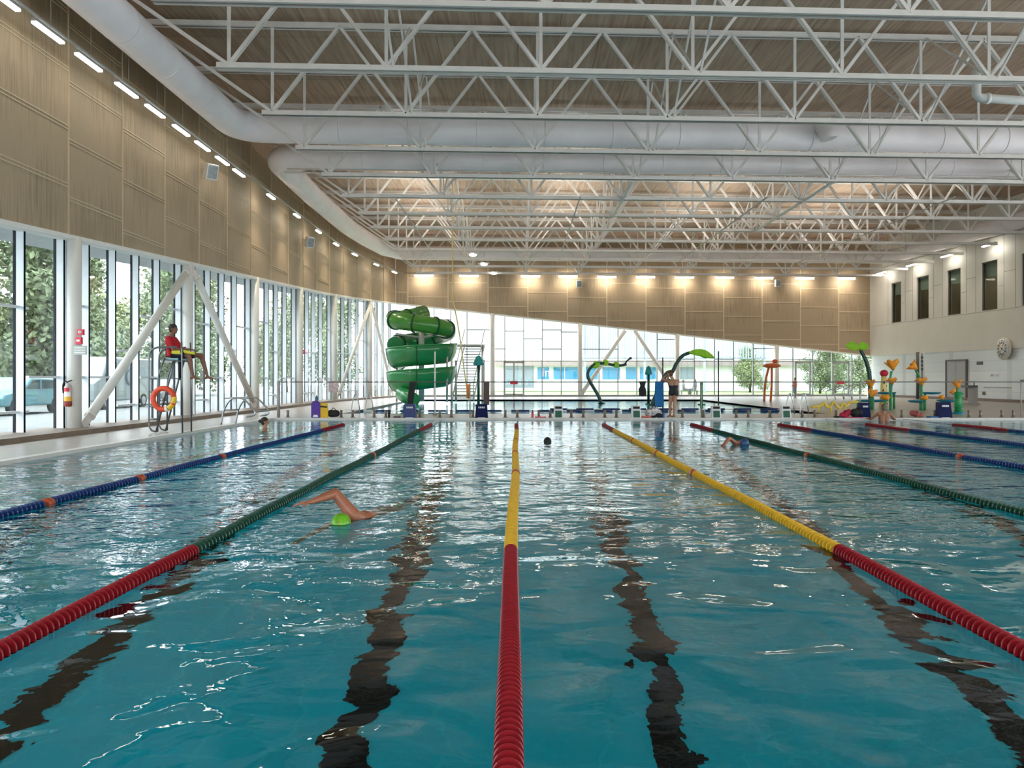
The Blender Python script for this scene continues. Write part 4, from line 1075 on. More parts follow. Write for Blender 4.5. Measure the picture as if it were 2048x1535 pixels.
# lane number blocks
def lane_block(px, cm, label, w0=.40, h0=.46, white=False):
    x = (px - 1036) / F * 26.35; y = 26.32
    t = thing('lane_marker_block', (x, y, FZ), label, 'marker block', 'lane marker blocks on the far edge')
    z0 = FZ
    q = MB()
    q.prism([(x - w0 / 2 * 1.08, y, z0 - .03), (x + w0 / 2 * 1.08, y, z0 - .03), (x + w0 / 2 * .88, y + .06, z0 + h0), (x - w0 / 2 * .88, y + .06, z0 + h0)], (0, .24, 0))
    q.build('block', white_m if white else cm, t)
    if white:
        q = MB(); q.prism([(x - w0 * .36, y - .012, z0 + .02), (x + w0 * .36, y - .012, z0 + .02), (x + w0 * .36, y + .03, z0 + h0 * .60), (x - w0 * .36, y + .03, z0 + h0 * .60)], (0, .03, 0)); q.build('panel', cm, t)
        q = MB(); q.prism([(x - w0 * .36, y + .022, z0 + h0 * .76), (x + w0 * .36, y + .022, z0 + h0 * .76), (x + w0 * .36, y + .045, z0 + h0 * .95), (x - w0 * .36, y + .045, z0 + h0 * .95)], (0, .03, 0)); q.build('upper_panel', black, t)
    else:
        q = MB(); 
        for k in range(4): q.bx(x - w0 * .26 + k * w0 * .14, x - w0 * .26 + k * w0 * .14 + w0 * .10, y + .02, y + .045, z0 + h0 * .70, z0 + h0 * .82)
        q.build('lettering', white_m, t)
        q = MB(); q.bx(x - w0 * .3, x + w0 * .3, y - .006, y + .02, z0 - .02, z0 + .02); q.build('foot_strip', white_m, t)
navy = mat('block_navy', (.005, .010, .07), .6, spec=.15, noise=.1, nscale=8); green_p = mat('block_green', (.01, .10, .06), .4, noise=.1, nscale=8)
lane_block(819, mat('block_blue', (.008, .030, .15), .4, noise=.1, nscale=8), 'blue marker block with the black towel above it')
lane_block(963, navy, 'navy marker block below the brown towel')
lane_block(1117, green_p, 'white and green marker block behind the dark cap swimmer', .30, .40, True)
lane_block(1273, green_p, 'white and green marker block beside the white bag', .30, .40, True)
lane_block(1433, green_p, 'white and green marker block, first right of the standing person', .30, .40, True)
lane_block(1573, green_p, 'white and green marker block in front of the curved ladder rails', .30, .40, True)
lane_block(1731, navy, 'navy marker block beside the black bag and red bag', .32, .50)
lane_block(1891, navy, 'navy marker block farthest right below the green tower', .42, .52)
# kickboards, bags and bottles
def E(px, y=26.5): return (px - 1036) / F * y
x = E(632.5); t = thing('kickboard_stack', (x, 26.45, FZ), 'purple kickboard with rounded top standing on the far left edge', 'kickboard')
prof_ = [(x - .15, 0), (x + .15, 0)] + [(x + .15 * math.cos(a), .45 + .12 * math.sin(a)) for a in [PI * k / 10 for k in range(11)]]
MB().prism([(a, 26.42, FZ + b) for a, b in prof_], (0, .05, 0)).build('board', mat('foam_purple', (.10, .035, .30), .6, noise=.08, nscale=8), t)
MB().prism([(x - .09, 26.415, FZ + .03), (x + .09, 26.415, FZ + .03), (x + .06, 26.415, FZ + .10), (x - .06, 26.415, FZ + .10)], (0, -.012, 0)).build('label', white_m, t)
MB().bx(x - .10, x + .10, 26.47, 26.62, FZ, FZ + .4).build('stand', white_m, t)
MB().lathe((x, 26.55, FZ + .52), [(.03, 0), (.045, .04), (.045, .16), (.02, .2), (.02, .23)], 12).build('bottle', mat('bottle_blue', (.03, .12, .25), .3, noise=.1, nscale=8), t)
x = E(649); t = thing('kickboard', (x, 26.45, FZ), 'yellow kickboard with dark strap beside the purple one', 'kickboard')
prof_ = [(x - .13, 0), (x + .13, 0), (x + .12, .42), (x + .08, .50), (x - .03, .48), (x - .1, .52), (x - .14, .42)]
MB().prism([(a, 26.44, FZ + b) for a, b in prof_], (0, .06, 0)).build('board', mat('foam_gold', (.80, .48, .02), .6, noise=.08, nscale=8), t)
MB().beam((x - .12, 26.42, FZ + .38), (x + .1, 26.42, FZ + .36), .03, .05).build('strap', black, t)
x = E(666); t = thing('sports_bag', (x, 26.6, FZ), 'small black bag right of the yellow kickboard', 'bag')
q = MB(); q.caps((x - .09, 26.6, FZ + .14), (x + .09, 26.6, FZ + .14), .13, .12); remeshed(q, 'bag_body', black, t, .02)
MB().tube(arc_pts([(x - .08, 26.6, FZ + .24), (x, 26.55, FZ + .33), (x + .08, 26.6, FZ + .24)]), .012, 6).build('strap', black, t)
def bottle(px, y, m_, label, h=.24, cap=None):
    x = E(px, y); t = thing('water_bottle', (x, y, FZ), label, 'bottle')
    MB().lathe((x, y, FZ), [(.001, 0), (.036, .0), (.038, .02), (.038, h * .7), (.018, h * .85), (.018, h * .9)], 14).build('bottle', m_, t)
    MB().lathe((x, y, FZ + h * .88), [(.022, 0), (.022, h * .12), (.001, h * .13)], 12).build('cap', cap or black, t)
bottle(778, 26.5, black, 'black water bottle on the far edge left of the blue block', .26)
bottle(1065, 26.45, mat('bottle_red', (.55, .02, .06), .3, noise=.1, nscale=8), 'red water bottle on the far edge right of the middle rope', .26)
def flat(px, w_, y, m_, label, cat, name, d=.3, h=.04, z=FZ):
    x = E(px, y); t = thing(name, (x, y, z), label, cat)
    pr = [(x - w_ / 2 + .04, y - d / 2), (x + w_ / 2 - .04, y - d / 2), (x + w_ / 2, y), (x + w_ / 2 - .04, y + d / 2), (x - w_ / 2 + .04, y + d / 2), (x - w_ / 2, y)]
    MB().prism([(a, b, z) for a, b in pr], (0, 0, h)).build('board', m_, t)
    MB().prism([(a * .97 + x * .03, b, z + h) for a, b in pr], (0, 0, .008)).build('top_skin', m_, t)
flat(794, .24, 26.5, mat('board_maroon', (.10, .02, .05), .5, noise=.1, nscale=8), 'dark maroon kickboard lying between black bottle and blue block', 'kickboard', 'kickboard')
flat(1081, .36, 26.5, MATS['bottle_red'], 'red kickboard lying flat right of the red bottle', 'kickboard', 'kickboard')
flat(1708, .75, 26.5, mat('mat_pink', (.55, .03, .12), .6, noise=.1, nscale=8), 'red mat lying along the edge under the red and black bags', 'mat', 'mat', .35, .02)
flat(1868, .45, 26.5, mat('board_blue', (.02, .12, .35), .5, noise=.1, nscale=8), 'blue kickboard lying left of the farthest right navy block', 'kickboard', 'kickboard')
def lump(px, y, pts, m_, label, cat, name, vox=.02, strap=None):
    x = E(px, y); t = thing(name, (x, y, FZ), label, cat); q = MB()
    for (dx, dy, dz, r_) in pts: q.ell((x + dx, y + dy, FZ + dz), r_)
    remeshed(q, 'fabric', m_, t, vox)
    if strap: MB().tube(arc_pts([(x + a, y + b, FZ + c) for a, b, c in strap]), .012, 6).build('strap', black, t)
    return t
lump(1691, 26.5, [(-.12, 0, .09, .09), (.02, 0, .14, .13), (.12, .02, .18, .11), (-.02, -.05, .06, .07)], mat('bag_red', (.50, .015, .06), .7, noise=.25, nscale=14), 'crumpled red bag on the right far edge', 'bag', 'bag', strap=[(-.1, -.05, .12), (0, -.1, .22), (.1, 0, .25)])
lump(1712, 26.45, [(-.05, 0, .16, .15), (.1, 0, .17, .15), (0, 0, .10, .10)], black, 'round black bag beside the navy block', 'bag', 'bag', strap=[(-.1, -.05, .22), (0, -.08, .34), (.1, 0, .26)])
lump(1680, 26.5, [(-.1, 0, .03, (.14, .10, .03)), (.12, 0, .03, (.14, .10, .03))], black, 'pair of black swim fins in front of the red bag', 'fins', 'swim_fins')
lump(1833, 27.3, [(-.14, 0, .12, .10), (-.02, 0, .10, .11), (.14, 0, .06, .07), (.2, 0, .05, .05)], mat('towel_red_white', (.42, .10, .09), .8, noise=.7, nscale=9), 'crumpled red and white towel on the deck at right', 'towel', 'towel')
meshbag = mat('mesh_bag', (.6, .6, .62), .7, noise=.75, nscale=16)
lump(1305, 26.75, [(-.12, 0, .15, .14), (.05, 0, .22, .17), (.2, 0, .14, .13), (0, -.05, .08, .1)], meshbag, 'bulging white mesh bag beside the standing person', 'bag', 'mesh_bag', strap=[(-.05, -.12, .3), (.03, -.16, .42), (.1, -.1, .32)])
lump(1321, 26.5, [(-.22, 0, .04, (.10, .07, .04)), (-.05, 0, .08, (.12, .09, .08)), (.05, .03, .06, (.10, .07, .06))], black, 'black shoes heaped in front of the mesh bag', 'shoes', 'shoes')
lump(1291, 26.45, [(-.08, 0, .03, (.12, .08, .035)), (.08, 0, .04, (.10, .08, .045))], mat('cloth_coral', (.60, .14, .10), .8, noise=.2, nscale=12), 'coral coloured cloth left of the black shoes', 'cloth', 'cloth')
bottle(1327, 26.45, MATS['board_blue'], 'blue bottle standing by the feet of the standing person', .22)
# towels over the rail
def towel(px, pw, py1, m_, label, cat='towel', name='towel', lean=0.0, waves=3, sh_=None, py0=762.5):
    x0_, x1_ = E(px - pw / 2, RD), E(px + pw / 2, RD); zb = H - (py1 - 757) / F * RD
    t = thing(name, ((x0_ + x1_) / 2, RD, zb), label, cat)
    n, m2 = 14, 12
    for side, dy, zl in (('front_fold', -.03, zb), ('back_fold', .03, zb + (RZ - zb) * .25)):
        vs = []
        for j in range(m2 + 1):
            v = j / m2
            for i in range(n + 1):
                u_ = i / n; sx = (sh_(v) if sh_ else 1 - .10 * v); xc = (x0_ + x1_) / 2 + lean * v
                y = RD + dy + math.copysign(.02 * math.sin(u_ * waves * 2 * PI + v) * min(1, v * 3), 1) * 1.0 - abs(0)
                if j == 0: y = RD
                z = RZ + .022 + (zl - RZ) * v + .01 * math.sin(u_ * 9) * v
                vs.append((xc + (u_ - .5) * (x1_ - x0_) * sx, y, z))
        fs = [(j * (n + 1) + i, j * (n + 1) + i + 1, (j + 1) * (n + 1) + i + 1, (j + 1) * (n + 1) + i) for j in range(m2) for i in range(n)]
        q = MB(); q.add(vs, fs, 0, True); o = q.build(side, m_, t, fixn=False)
        so = o.modifiers.new('thick', 'SOLIDIFY'); so.thickness = .008
towel(826, 13, 812, black, 'long black towel hung over the rail in front of the green slide', lean=-.10)
towel(973, 12, 811, mat('towel_brown', (.13, .08, .08), .9, noise=.15, nscale=10), 'brown towel hung over the rail left of the middle')
towel(1285, 15, 793, black, 'black swim garment drying on the rail', 'swimsuit', 'swimsuit', sh_=lambda v: 1 - .45 * math.sin(min(v, .45) / .45 * PI / 2) + (.45 * math.sin((v - .45) / .55 * PI * .75) if v > .45 else 0))
towel(1318.5, 18, 815, mat('towel_blue', (.02, .16, .42), .9, noise=.12, nscale=10), 'bright blue towel hung over the rail left of the standing person', waves=4, sh_=lambda v: .9 + .12 * v)
# tall stanchions between the pools
def stanch(px, D, py0, py1, m_, label, r=.022):
    a = P(px, py1, D); a.z = FZ; b = P(px, py0, D)
    t = thing('stanchion', a, label, 'pole', 'tall thin poles between the pools')
    MB().tube([a, b], r, 10).build('pole', m_, t); MB().tube([a, a + Vector((0, 0, .03))], .09, 14).build('base', am, t); MB().ell(b, r * 1.15).build('cap', m_, t)
dpole = mat('dark_pole', (.06, .07, .08), .4, noise=.1, nscale=8)
stanch(870, 28.6, 704, 0, white_m, 'pale thin pole in front of the green slide', .026)
stanch(1437, 28.6, 703, 0, dpole, 'dark thin pole right of the large leaf spray arch', .024)
stanch(1325.5, 29.1, 716, 0, dpole, 'dark thin pole rising behind the blue towel', .026)
stanch(968, 28.6, 720, 0, dpole, 'dark thin pole beside the teal spray mushroom', .018)
# ladder hand rails
def ladder(pts_list, label, r=.022, steps=()):
    t = thing('pool_ladder', pts_list[0][0], label, 'ladder')
    for p in pts_list: MB().tube(arc_pts(p, 5), r, 10).build('handrail', chrome, t)
    for a, b in steps: MB().tube([a, b], .02, 8).build('step', chrome, t)
    return t
def LP(px, py, D): return P(px, py, D)
def zf(v, z=FZ): v.z = z; return v
lad = []
for dy in (0, 1.0):
    D = 22.6 + dy
    k = 1036 - (1036 - 442) * 22.6 / D if False else 0
    xs_ = [(442, 848), (448, 820), (460, 800), (471, 795.5), (485, 797), (497, 807), (509, 822), (507, 830), (492, 833)]
    base = [P(a, b, 22.6) for a, b in xs_]
    base[0].z = FZ
    lad.append([v + Vector((dy * .22, dy * .55, 0)) for v in base])
ladder(lad, 'curved stainless handrails at the left pool edge behind the lifeguard', .024, [(lad[0][1], lad[1][1]), (lad[0][6], lad[1][6])])
lad = [[zf(P(572, 830, 29.3)), P(573, 800, 29.3), P(579, 787.5, 29.3), P(585, 800, 29.3), P(588, 815, 29.3), zf(P(589, 828, 29.9), -.4)],
       ]
def lad_pair(px, D, top, label, dx=26, skew=12):
    out = []
    for k in (0, 1):
        p = px + k * dx
        out.append([zf(P(p, 830, D)), P(p + 1, top + 22, D), P(p + 6, top + 2, D), P(p + 9, top, D), P(p + 13, top + 12, D), P(p + 16, top + 30, D), zf(P(p + 18, 830, D + .5), -.35)])
    ladder(out, label)
lad_pair(1572, 29.2, 787, 'curved stainless ladder rails at the near edge of the leisure pool, right', 28)
lad_pair(703, 29.2, 787, 'curved stainless ladder rails at the near edge of the leisure pool, left', 27)
st = thing('stair_handrail', zf(P(1660, 790, 50.5)), 'group of bent steel handrails by the far right exit', 'handrail')
for k in range(4):
    o_ = k * 18
    MB().tube(arc_pts([zf(P(1655 + o_ * .9, 790, 50)), P(1652 + o_ * .9, 783, 50), P(1662 + o_ * .9, 779 - k * 2, 50), P(1680 + o_ * .9, 772 - k * 2, 50), P(1688 + o_ * .9, 775 - k, 50), zf(P(1688 + o_ * .9, 790, 50))], 4), .028, 8).build('rail', chrome, st)

# blue floating dashes in the leisure pool
for j, (D, pa, pb, lb) in enumerate(((34.8, 1100, 1640, 'broken blue float line in the leisure pool, farther one'), (33.0, 690, 1600, 'broken blue float line in the leisure pool, nearer one'))):
    t = thing('float_line', (P(pa, 0, D).x, D, 0), lb, 'float line'); q = MB(); x = P(pa, 0, D).x
    MB().tube([(x, D, .02), (P(pb, 0, D).x, D, .02)], .02, 8).build('rope', white_m, t)
    while x < P(pb, 0, D).x - 1:
        q.tube([(x, D, .03), (x + .75, D, .03)], .045, 8); x += 1.15
    o = q.build('floats', rope_colors('blue'), t); o['kind'] = 'stuff'

# ================================================================== WATER SLIDE
SX, SY = P(843, 0, 45.5).x, 45.5
def slz(py, D=45.5): return H - (py - 757) / F * D
sl = thing('water_slide', (SX, SY, FZ), 'big green spiral water slide in the far left corner', 'water slide')
sg = mat('slide_green', (.02, .24, .07), .3, noise=.10, nscale=1.2, coat=.4)
sg2 = mat('slide_lime', (.06, .27, .03), .3, noise=.15, nscale=1.5, coat=.4)
flange = mat('slide_flange', (.01, .07, .03), .4, noise=.1, nscale=6)
def helix(a0, a1, z0, z1, R_, n=60, cx=SX, cy=SY, R2=None):
    out = []
    for k in range(n + 1):
        t_ = k / n; a = a0 + (a1 - a0) * t_; rr = R_ + ((R2 or R_) - R_) * t_
        out.append(Vector((cx + rr * math.cos(a), cy + rr * math.sin(a), z0 + (z1 - z0) * t_)))
    return out
rad = math.radians
# closed tube at the top: enters at the back left, sweeps across the front to the right
tubeP = helix(rad(128), rad(345), slz(632), slz(660), 1.55)
tubeP = [Vector((tubeP[0].x + .9, tubeP[0].y + .9, tubeP[0].z + .35))] + tubeP
MB().tube(tubeP, .48, 26).build('closed_tube', sg2, sl)
for idx in (1, 14, 24, 38, 50, 60):
    p = tubeP[idx]; d = (tubeP[min(idx + 1, len(tubeP) - 1)] - tubeP[idx - 1]).normalized()
    MB().tube([p - d * .035, p + d * .035], .55, 26).build('tube_flange', flange, sl)
tp2 = helix(rad(345), rad(555), slz(660), slz(690), 1.50, 50)
MB().tube(tp2, .46, 22).build('closed_tube', sg, sl)
for idx in (18, 30, 42):
    p = tp2[idx]; d = (tp2[idx + 1] - tp2[idx - 1]).normalized(); MB().tube([p - d * .03, p + d * .03], .52, 22).build('tube_flange', flange, sl)
def trough(a0, a1, z0, z1, R_, w_, hgt, n=64):
    """open flume: cross section is a deep U tilted out"""
    c = helix(a0, a1, z0, z1, R_, n); m2 = 12; vs = []
    for p in c:
        rd = Vector((p.x - SX, p.y - SY, 0)).normalized()
        for j in range(m2 + 1):
            a = PI * (j / m2); ox = -math.cos(a) * w_; oz = -math.sin(a) * hgt
            if j > m2 // 2: oz = -math.sin(a) * hgt + (1 - math.sin(a)) * .30
            vs.append(p + rd * ox + Vector((0, 0, oz)))
    fs = [(i * (m2 + 1) + j, i * (m2 + 1) + j + 1, (i + 1) * (m2 + 1) + j + 1, (i + 1) * (m2 + 1) + j) for i in range(n) for j in range(m2)]
    q = MB(); q.add(vs, fs, 0, True); o = q.build('open_flume', sg, sl, fixn=False)
    so = o.modifiers.new('thick', 'SOLIDIFY'); so.thickness = .05; so.offset = 0
    # rims and joints
    for j in (0, m2):
        MB().tube([vs[i * (m2 + 1) + j] for i in range(n + 1)], .05, 8).build('rim', sg, sl)
    for i in (n * 3 // 16, n // 2, n * 13 // 16, 0, n):
        MB().tube([vs[i * (m2 + 1) + j] for j in range(m2 + 1)], .045, 6).build('joint', flange, sl)
trough(rad(160), rad(378), slz(701) - .3, slz(686) - .3, 1.42, .60, .78)
trough(rad(160), rad(378), slz(747) - .3, slz(731) - .3, 1.38, .60, .80)
# exit chute and run-out
MB().tube([(SX - .9, SY - 1.4, .55), (SX - .5, SY - 2.0, .35), (SX - .1, SY - 2.7, .22)], [.42, .40, .38], 18).build('exit_chute', sg, sl)
smet = mat('slide_support', (.55, .56, .55), .4, metal=.2, noise=.05, nscale=5)
MB().tube([(SX, SY, FZ), (SX, SY, slz(640))], .16, 18).build('support_mast', smet, sl)
for (dx, dy, zt) in ((1.55, -1.0, slz(700)), (1.95, .3, slz(720)), (-1.5, .5, slz(700))):
    MB().tube([(SX + dx, SY + dy, FZ), (SX + dx, SY + dy, zt)], .06, 10).build('support_post', smet, sl)
for zz, an in ((slz(668), 200), (slz(668), 330), (slz(712), 240), (slz(755), 300)):
    MB().tube([(SX, SY, zz - .2), (SX + 1.5 * math.cos(rad(an)), SY + 1.5 * math.sin(rad(an)), zz)], .06, 10).build('support_arm', smet, sl)
# stair tower beside the slide
sx0, sx1 = P(907, 0, 48).x, P(948, 0, 48).x
sr_ = thing('stair_tower', ((sx0 + sx1) / 2, 48, FZ), 'steel stair flight with open treads climbing to the slide', 'stairs')
trm = mat('tread_dark', (.10, .10, .10), .5, noise=.15, nscale=8)
for k in range(19):
    z = FZ + .18 * (k + 1); y = 47.2 + .24 * k; sh2 = .03 * k
    MB().bx(sx0 + sh2, sx1 + sh2 * .6, y, y + .26, z - .05, z).build('tread', trm, sr_)
for x_ in (sx0 - .03, sx1 + .03):
    MB().beam((x_, 47.1, FZ + .05), (x_ + .45, 51.8, FZ + 3.5), .04, .22).build('stringer', smet, sr_)
    MB().tube([(x_, 47.1, FZ), (x_, 47.1, 1.1), (x_ + .45, 51.8, FZ + 4.5)], .03, 8).build('handrail', smet, sr_)
MB().bx(sx0 - .6, sx1 + .4, 51.8, 53.2, 3.45, 3.6).build('landing', smet, sr_)
for x_ in (sx0 - .5, sx1 + .3):
    MB().tube([(x_, 52.6, FZ), (x_, 52.6, 3.45)], .07, 10).build('post', smet, sr_)
# yellow climbing rope falling from the roof
rp = arc_pts([P(905, 595, 40), P(914, 640, 39.6), P(922, 690, 39.3), P(929, 745, 39.2), P(934, 780, 39.2), P(937, 800, 39.2)], 6)
top = rp[0].copy(); top.z = CZ + .02
t = thing('swing_rope', rp[-1], 'long pale yellow rope hanging beside the slide', 'rope')
MB().tube([top] + rp, .035, 8).build('rope', mat('rope_yellow', (.85, .72, .30), .7, noise=.1, nscale=10), t)
MB().tube([P(936, 768, 39.2), P(937, 795, 39.2)], .10, 10).build('grip', mat('grip_orange', (.80, .25, .05), .6, noise=.1, nscale=10), t)

# ================================================================== SPRAY FEATURES
dkg = mat('spray_dark_green', (.01, .06, .05), .35, noise=.15, nscale=6)
lime = mat('spray_lime', (.30, .72, .04), .4, noise=.12, nscale=5)
grn = mat('spray_green', (.02, .28, .09), .4, noise=.12, nscale=5)
teal = mat('spray_teal', (.01, .30, .30), .4, noise=.12, nscale=5)
tray = mat('spray_blue_tray', (.01, .22, .34), .4, noise=.12, nscale=5)
oran = mat('spray_orange', (.85, .32, .015), .45, noise=.15, nscale=6)
rust = mat('spray_coral', (.70, .14, .03), .45, noise=.15, nscale=6)
def leaf(q, a, b, w_, up=(0, 0, 1), th=.05):
    a = Vector(a); b = Vector(b); d = (b - a); L_ = d.length; d.normalize(); s_ = d.cross(Vector(up)).normalized(); n_ = s_.cross(d)
    outl = []
    for k in range(11):
        t_ = k / 10; ww = w_ * math.sin(PI * t_) ** .75; outl.append((t_, ww))
    top_ = [a + d * L_ * t_ + s_ * ww + n_ * .12 * L_ * math.sin(PI * t_) for t_, ww in outl]; bot_ = [a + d * L_ * t_ - s_ * ww + n_ * .12 * L_ * math.sin(PI * t_) for t_, ww in reversed(outl[1:-1])]
    q.prism(top_ + bot_, n_ * th)
def arch(D, pts, r, label, leaves=(), name='spray_arch'):
    c = [P(a, b, D) for a, b in pts]; c[0].z = -.02 if D < 50 else FZ
    t = thing(name, c[0], label, 'spray arch')
    cc = arc_pts(c, 6); n = len(cc)
    MB().tube(cc, [r * (1.15 - .35 * i / n) for i in range(n)], 14).build('stem', dkg, t)
    for (pa, pb, pc, pd, w_) in leaves:
        q = MB(); leaf(q, P(pa, pb, D - .02), P(pc, pd, D - .02), w_, up=(0, -.75, .65)); q.build('leaf', lime, t)
    MB().tube([c[0], c[0] + Vector((0, 0, .05))], .2, 16).build('base_flange', dkg, t)
    return t
arch(44.5, [(1203, 805), (1196, 790), (1186, 773), (1177, 757), (1176, 744), (1183, 733), (1194, 727), (1206, 726), (1219, 728), (1232, 730.5), (1245, 730), (1253, 728)], .085, 'dark snake-like spray arch with small lime leaves',
     [(1186, 736, 1200, 725, .22), (1207, 730, 1217, 722, .2), (1228, 734, 1238, 726, .2)], 'snake_spray_arch')
arch(41.5, [(1304, 812), (1312, 790), (1322, 768), (1334, 746), (1345, 742), (1352, 728), (1362, 714), (1372, 707.5), (1383, 705), (1396, 708), (1413, 714)], .10, 'dark green spray arch ending in one large lime leaf',
     [(1376, 705, 1429, 716, .26)], 'leaf_spray_arch')
arch(38.5, [(1741, 815), (1741, 790), (1740, 765), (1738, 745), (1734, 728), (1728, 713), (1721, 700)], .10, 'curved dark stem with a broad lime leaf at the right wall corner',
     [(1690, 692, 1718, 697, .28), (1715, 697, 1737, 691, .24)], 'leaf_spray_post')
tw = thing('spray_twig', P(1249, 725, 44.5), 'thin twig sticking up at the end of the snake-like arch', 'twig')
MB().tube([P(1248.5, 729, 44.5), P(1254, 721, 44.5), P(1261, 716, 44.5)], [.05, .04, .06], 8).build('stem', dkg, tw)
MB().ell(P(1261, 716, 44.5), .08).build('tip', dkg, tw)
def mush(px, D, py, rpx, m_, label, lobes=6, hpx=12):
    c = P(px, py, D); b = c.copy(); b.z = -.02; R_ = rpx / F * D; hh = hpx / F * D
    t = thing('spray_mushroom', b, label, 'spray feature')
    MB().tube([b, c], .07, 12).build('post', dkg if lobes else m_, t)
    MB().lathe(c - Vector((0, 0, hh * .5)), [(R_ * .9, 0), (R_, hh * .15), (R_ * .85, hh * .5), (R_ * .5, hh * .85), (.01, hh)], 18).build('cap', m_, t)
    q = MB()
    for k in range(lobes): a = 2 * PI * k / lobes; q.ell(c + Vector((math.cos(a) * R_ * .85, math.sin(a) * R_ * .85, -hh * .35)), R_ * .25)
    if lobes: o = q.build('lobes', m_, t); o['kind'] = 'stuff'
    MB().tube([b, b + Vector((0, 0, .05))], .18, 14).build('base_flange', dkg, t)
mush(957, 41, 720, 10, teal, 'teal flower-capped spray post left of the middle', 6, 20)
mush(1297, 43, 740, 7, teal, 'teal spray post behind the drying black garment', 6, 18)
# orange umbrella on two legs
D = 45.5; t = thing('spray_umbrella', zf(P(1536, 800, D)), 'orange spray umbrella on two bowed legs', 'spray feature')
c = P(1543.5, 730, D)
MB().lathe(c - Vector((0, 0, .13)), [(.25, -.02), (.47, .04), (.50, .10), (.46, .17), (.25, .22), (.01, .25)], 26).build('canopy', rust, t)
MB().ell(P(1550, 722, D), (.17, .17, .12)).build('knob', rust, t)
MB().tube(arc_pts([zf(P(1528, 800, D), -.02), P(1530, 770, D), P(1533, 752, D), P(1538, 733, D)]), .065, 10).build('leg', rust, t)
MB().tube(arc_pts([zf(P(1541, 800, D), -.02), P(1543, 775, D), P(1543.5, 755, D), P(1543.5, 733, D)]), .065, 10).build('leg', rust, t)
# green short post
t = thing('spray_post', zf(P(1403, 800, 42), -.02), 'short bright green spray post right of the standing person', 'spray feature')
b = zf(P(1403, 800, 42), -.02); MB().tube([b, P(1403, 768, 42)], .075, 12).build('post', grn, t); MB().tube([b, b + Vector((0, 0, .06))], .2, 14).build('base', grn, t); MB().ell(P(1403, 767, 42), .09).build('nozzle', grn, t)
# flower sprays on the right
FD = 33.5
def flower(px, py, rpx, label, tilt=0.0, stem=None, D=FD, hpx=None):
    c = P(px, py, D); R_ = rpx / F * D; hh = (hpx or rpx * 1.2) / F * D
    b = c.copy(); b.z = -.02
    pts_ = [zf(P(a, 810, D), -.02) if i == 0 else P(a, bb, D) for i, (a, bb) in enumerate(stem)] if stem else [b, c - Vector((0, 0, hh * .4))]
    t = thing('flower_spray', pts_[0], label, 'spray flower', 'orange flower sprays')
    MB().tube(arc_pts(pts_, 4) if len(pts_) > 2 else pts_, .048, 12).build('stem', grn, t)
    R = Matrix.Rotation(tilt, 3, 'Y') @ Matrix.Rotation(rad(-18), 3, 'X')
    vs = []; fs = []; n = 30; prof2 = [(.12, -.5), (.30, -.25), (.62, .1), (.98, .48)]
    for i, (rr, zz) in enumerate(prof2):
        for k in range(n):
            a = 2 * PI * k / n; lob = 1 + (.16 * math.cos(5 * a) if i >= 2 else 0) * (i - 1) * .6
            v = R @ Vector((rr * R_ * lob * math.cos(a), rr * R_ * lob * math.sin(a), zz * hh + (.10 * hh * math.cos(5 * a) if i == 3 else 0))); vs.append(c + v)
    for i in range(3):
        for k in range(n): fs.append((i * n + k, i * n + (k + 1) % n, (i + 1) * n + (k + 1) % n, (i + 1) * n + k))
    q = MB(); q.add(vs, fs, 0, True); o = q.build('petals', oran, t, fixn=False); so = o.modifiers.new('t', 'SOLIDIFY'); so.thickness = .03; so.offset = 0
    MB().ell(c + R @ Vector((0, 0, -.45 * hh)), R_ * .2).build('heart', grn, t)
    return t
flower(1785, 731, 13, 'large orange flower spray, taller of the pair by the giraffe post', 0, [(1781, 810), (1780, 790), (1780, 760), (1783, 742)], hpx=17)
flower(1828, 733, 11, 'tilted orange flower spray leaning left beside the banner', rad(-50), [(1842, 810), (1842, 780), (1839, 755), (1831, 740)], hpx=15)
flower(1784, 763, 10, 'lower wide orange flower on the giraffe side', 0, [(1781.5, 810), (1782, 785), (1783, 769)], 33.2, 10)
flower(1843, 764, 11, 'orange trumpet flower in the middle of the right group', 0, [(1843, 810), (1843, 790), (1843, 770)], 33.2, 12)
flower(1742, 768, 9, 'upper orange flower in front of the dark leaf stem', 0, [(1742, 810), (1742, 790), (1742, 775)], 33.4, 13)
flower(1744, 787, 9, 'lower orange flower beside the dark leaf stem', rad(25), [(1746, 810), (1746, 800), (1745, 792)], 33.2, 13)
flower(1915, 769, 9, 'orange trumpet flower above the green tower at far right', 0, [(1913, 815), (1914, 795), (1915, 775)], 30.5, 14)
flower(1909, 786, 6, 'small orange flower left of the green tower', rad(-30), [(1912, 815), (1912, 800), (1910, 790)], 30.3, 14)
def bud(px, py, rx, ry, label, D=33.0):
    c = P(px, py, D); t = thing('flower_bud', zf(P(px, 810, D), -.02), label, 'spray flower', 'orange flower sprays')
    MB().tube([zf(P(px, 810, D), -.02), c], .05, 10).build('stem', grn, t)
    MB().ell(c, (rx / F * D, rx / F * D, ry / F * D), 0, 16, 10).build('petals', oran, t)
bud(1771, 794, 9, 5.5, 'low round orange flower between two blue trays'); bud(1849, 795, 7, 5, 'low orange flower right of the central stem'); bud(1883, 794, 5.5, 4.5, 'small orange flower alone on the right blue tray')
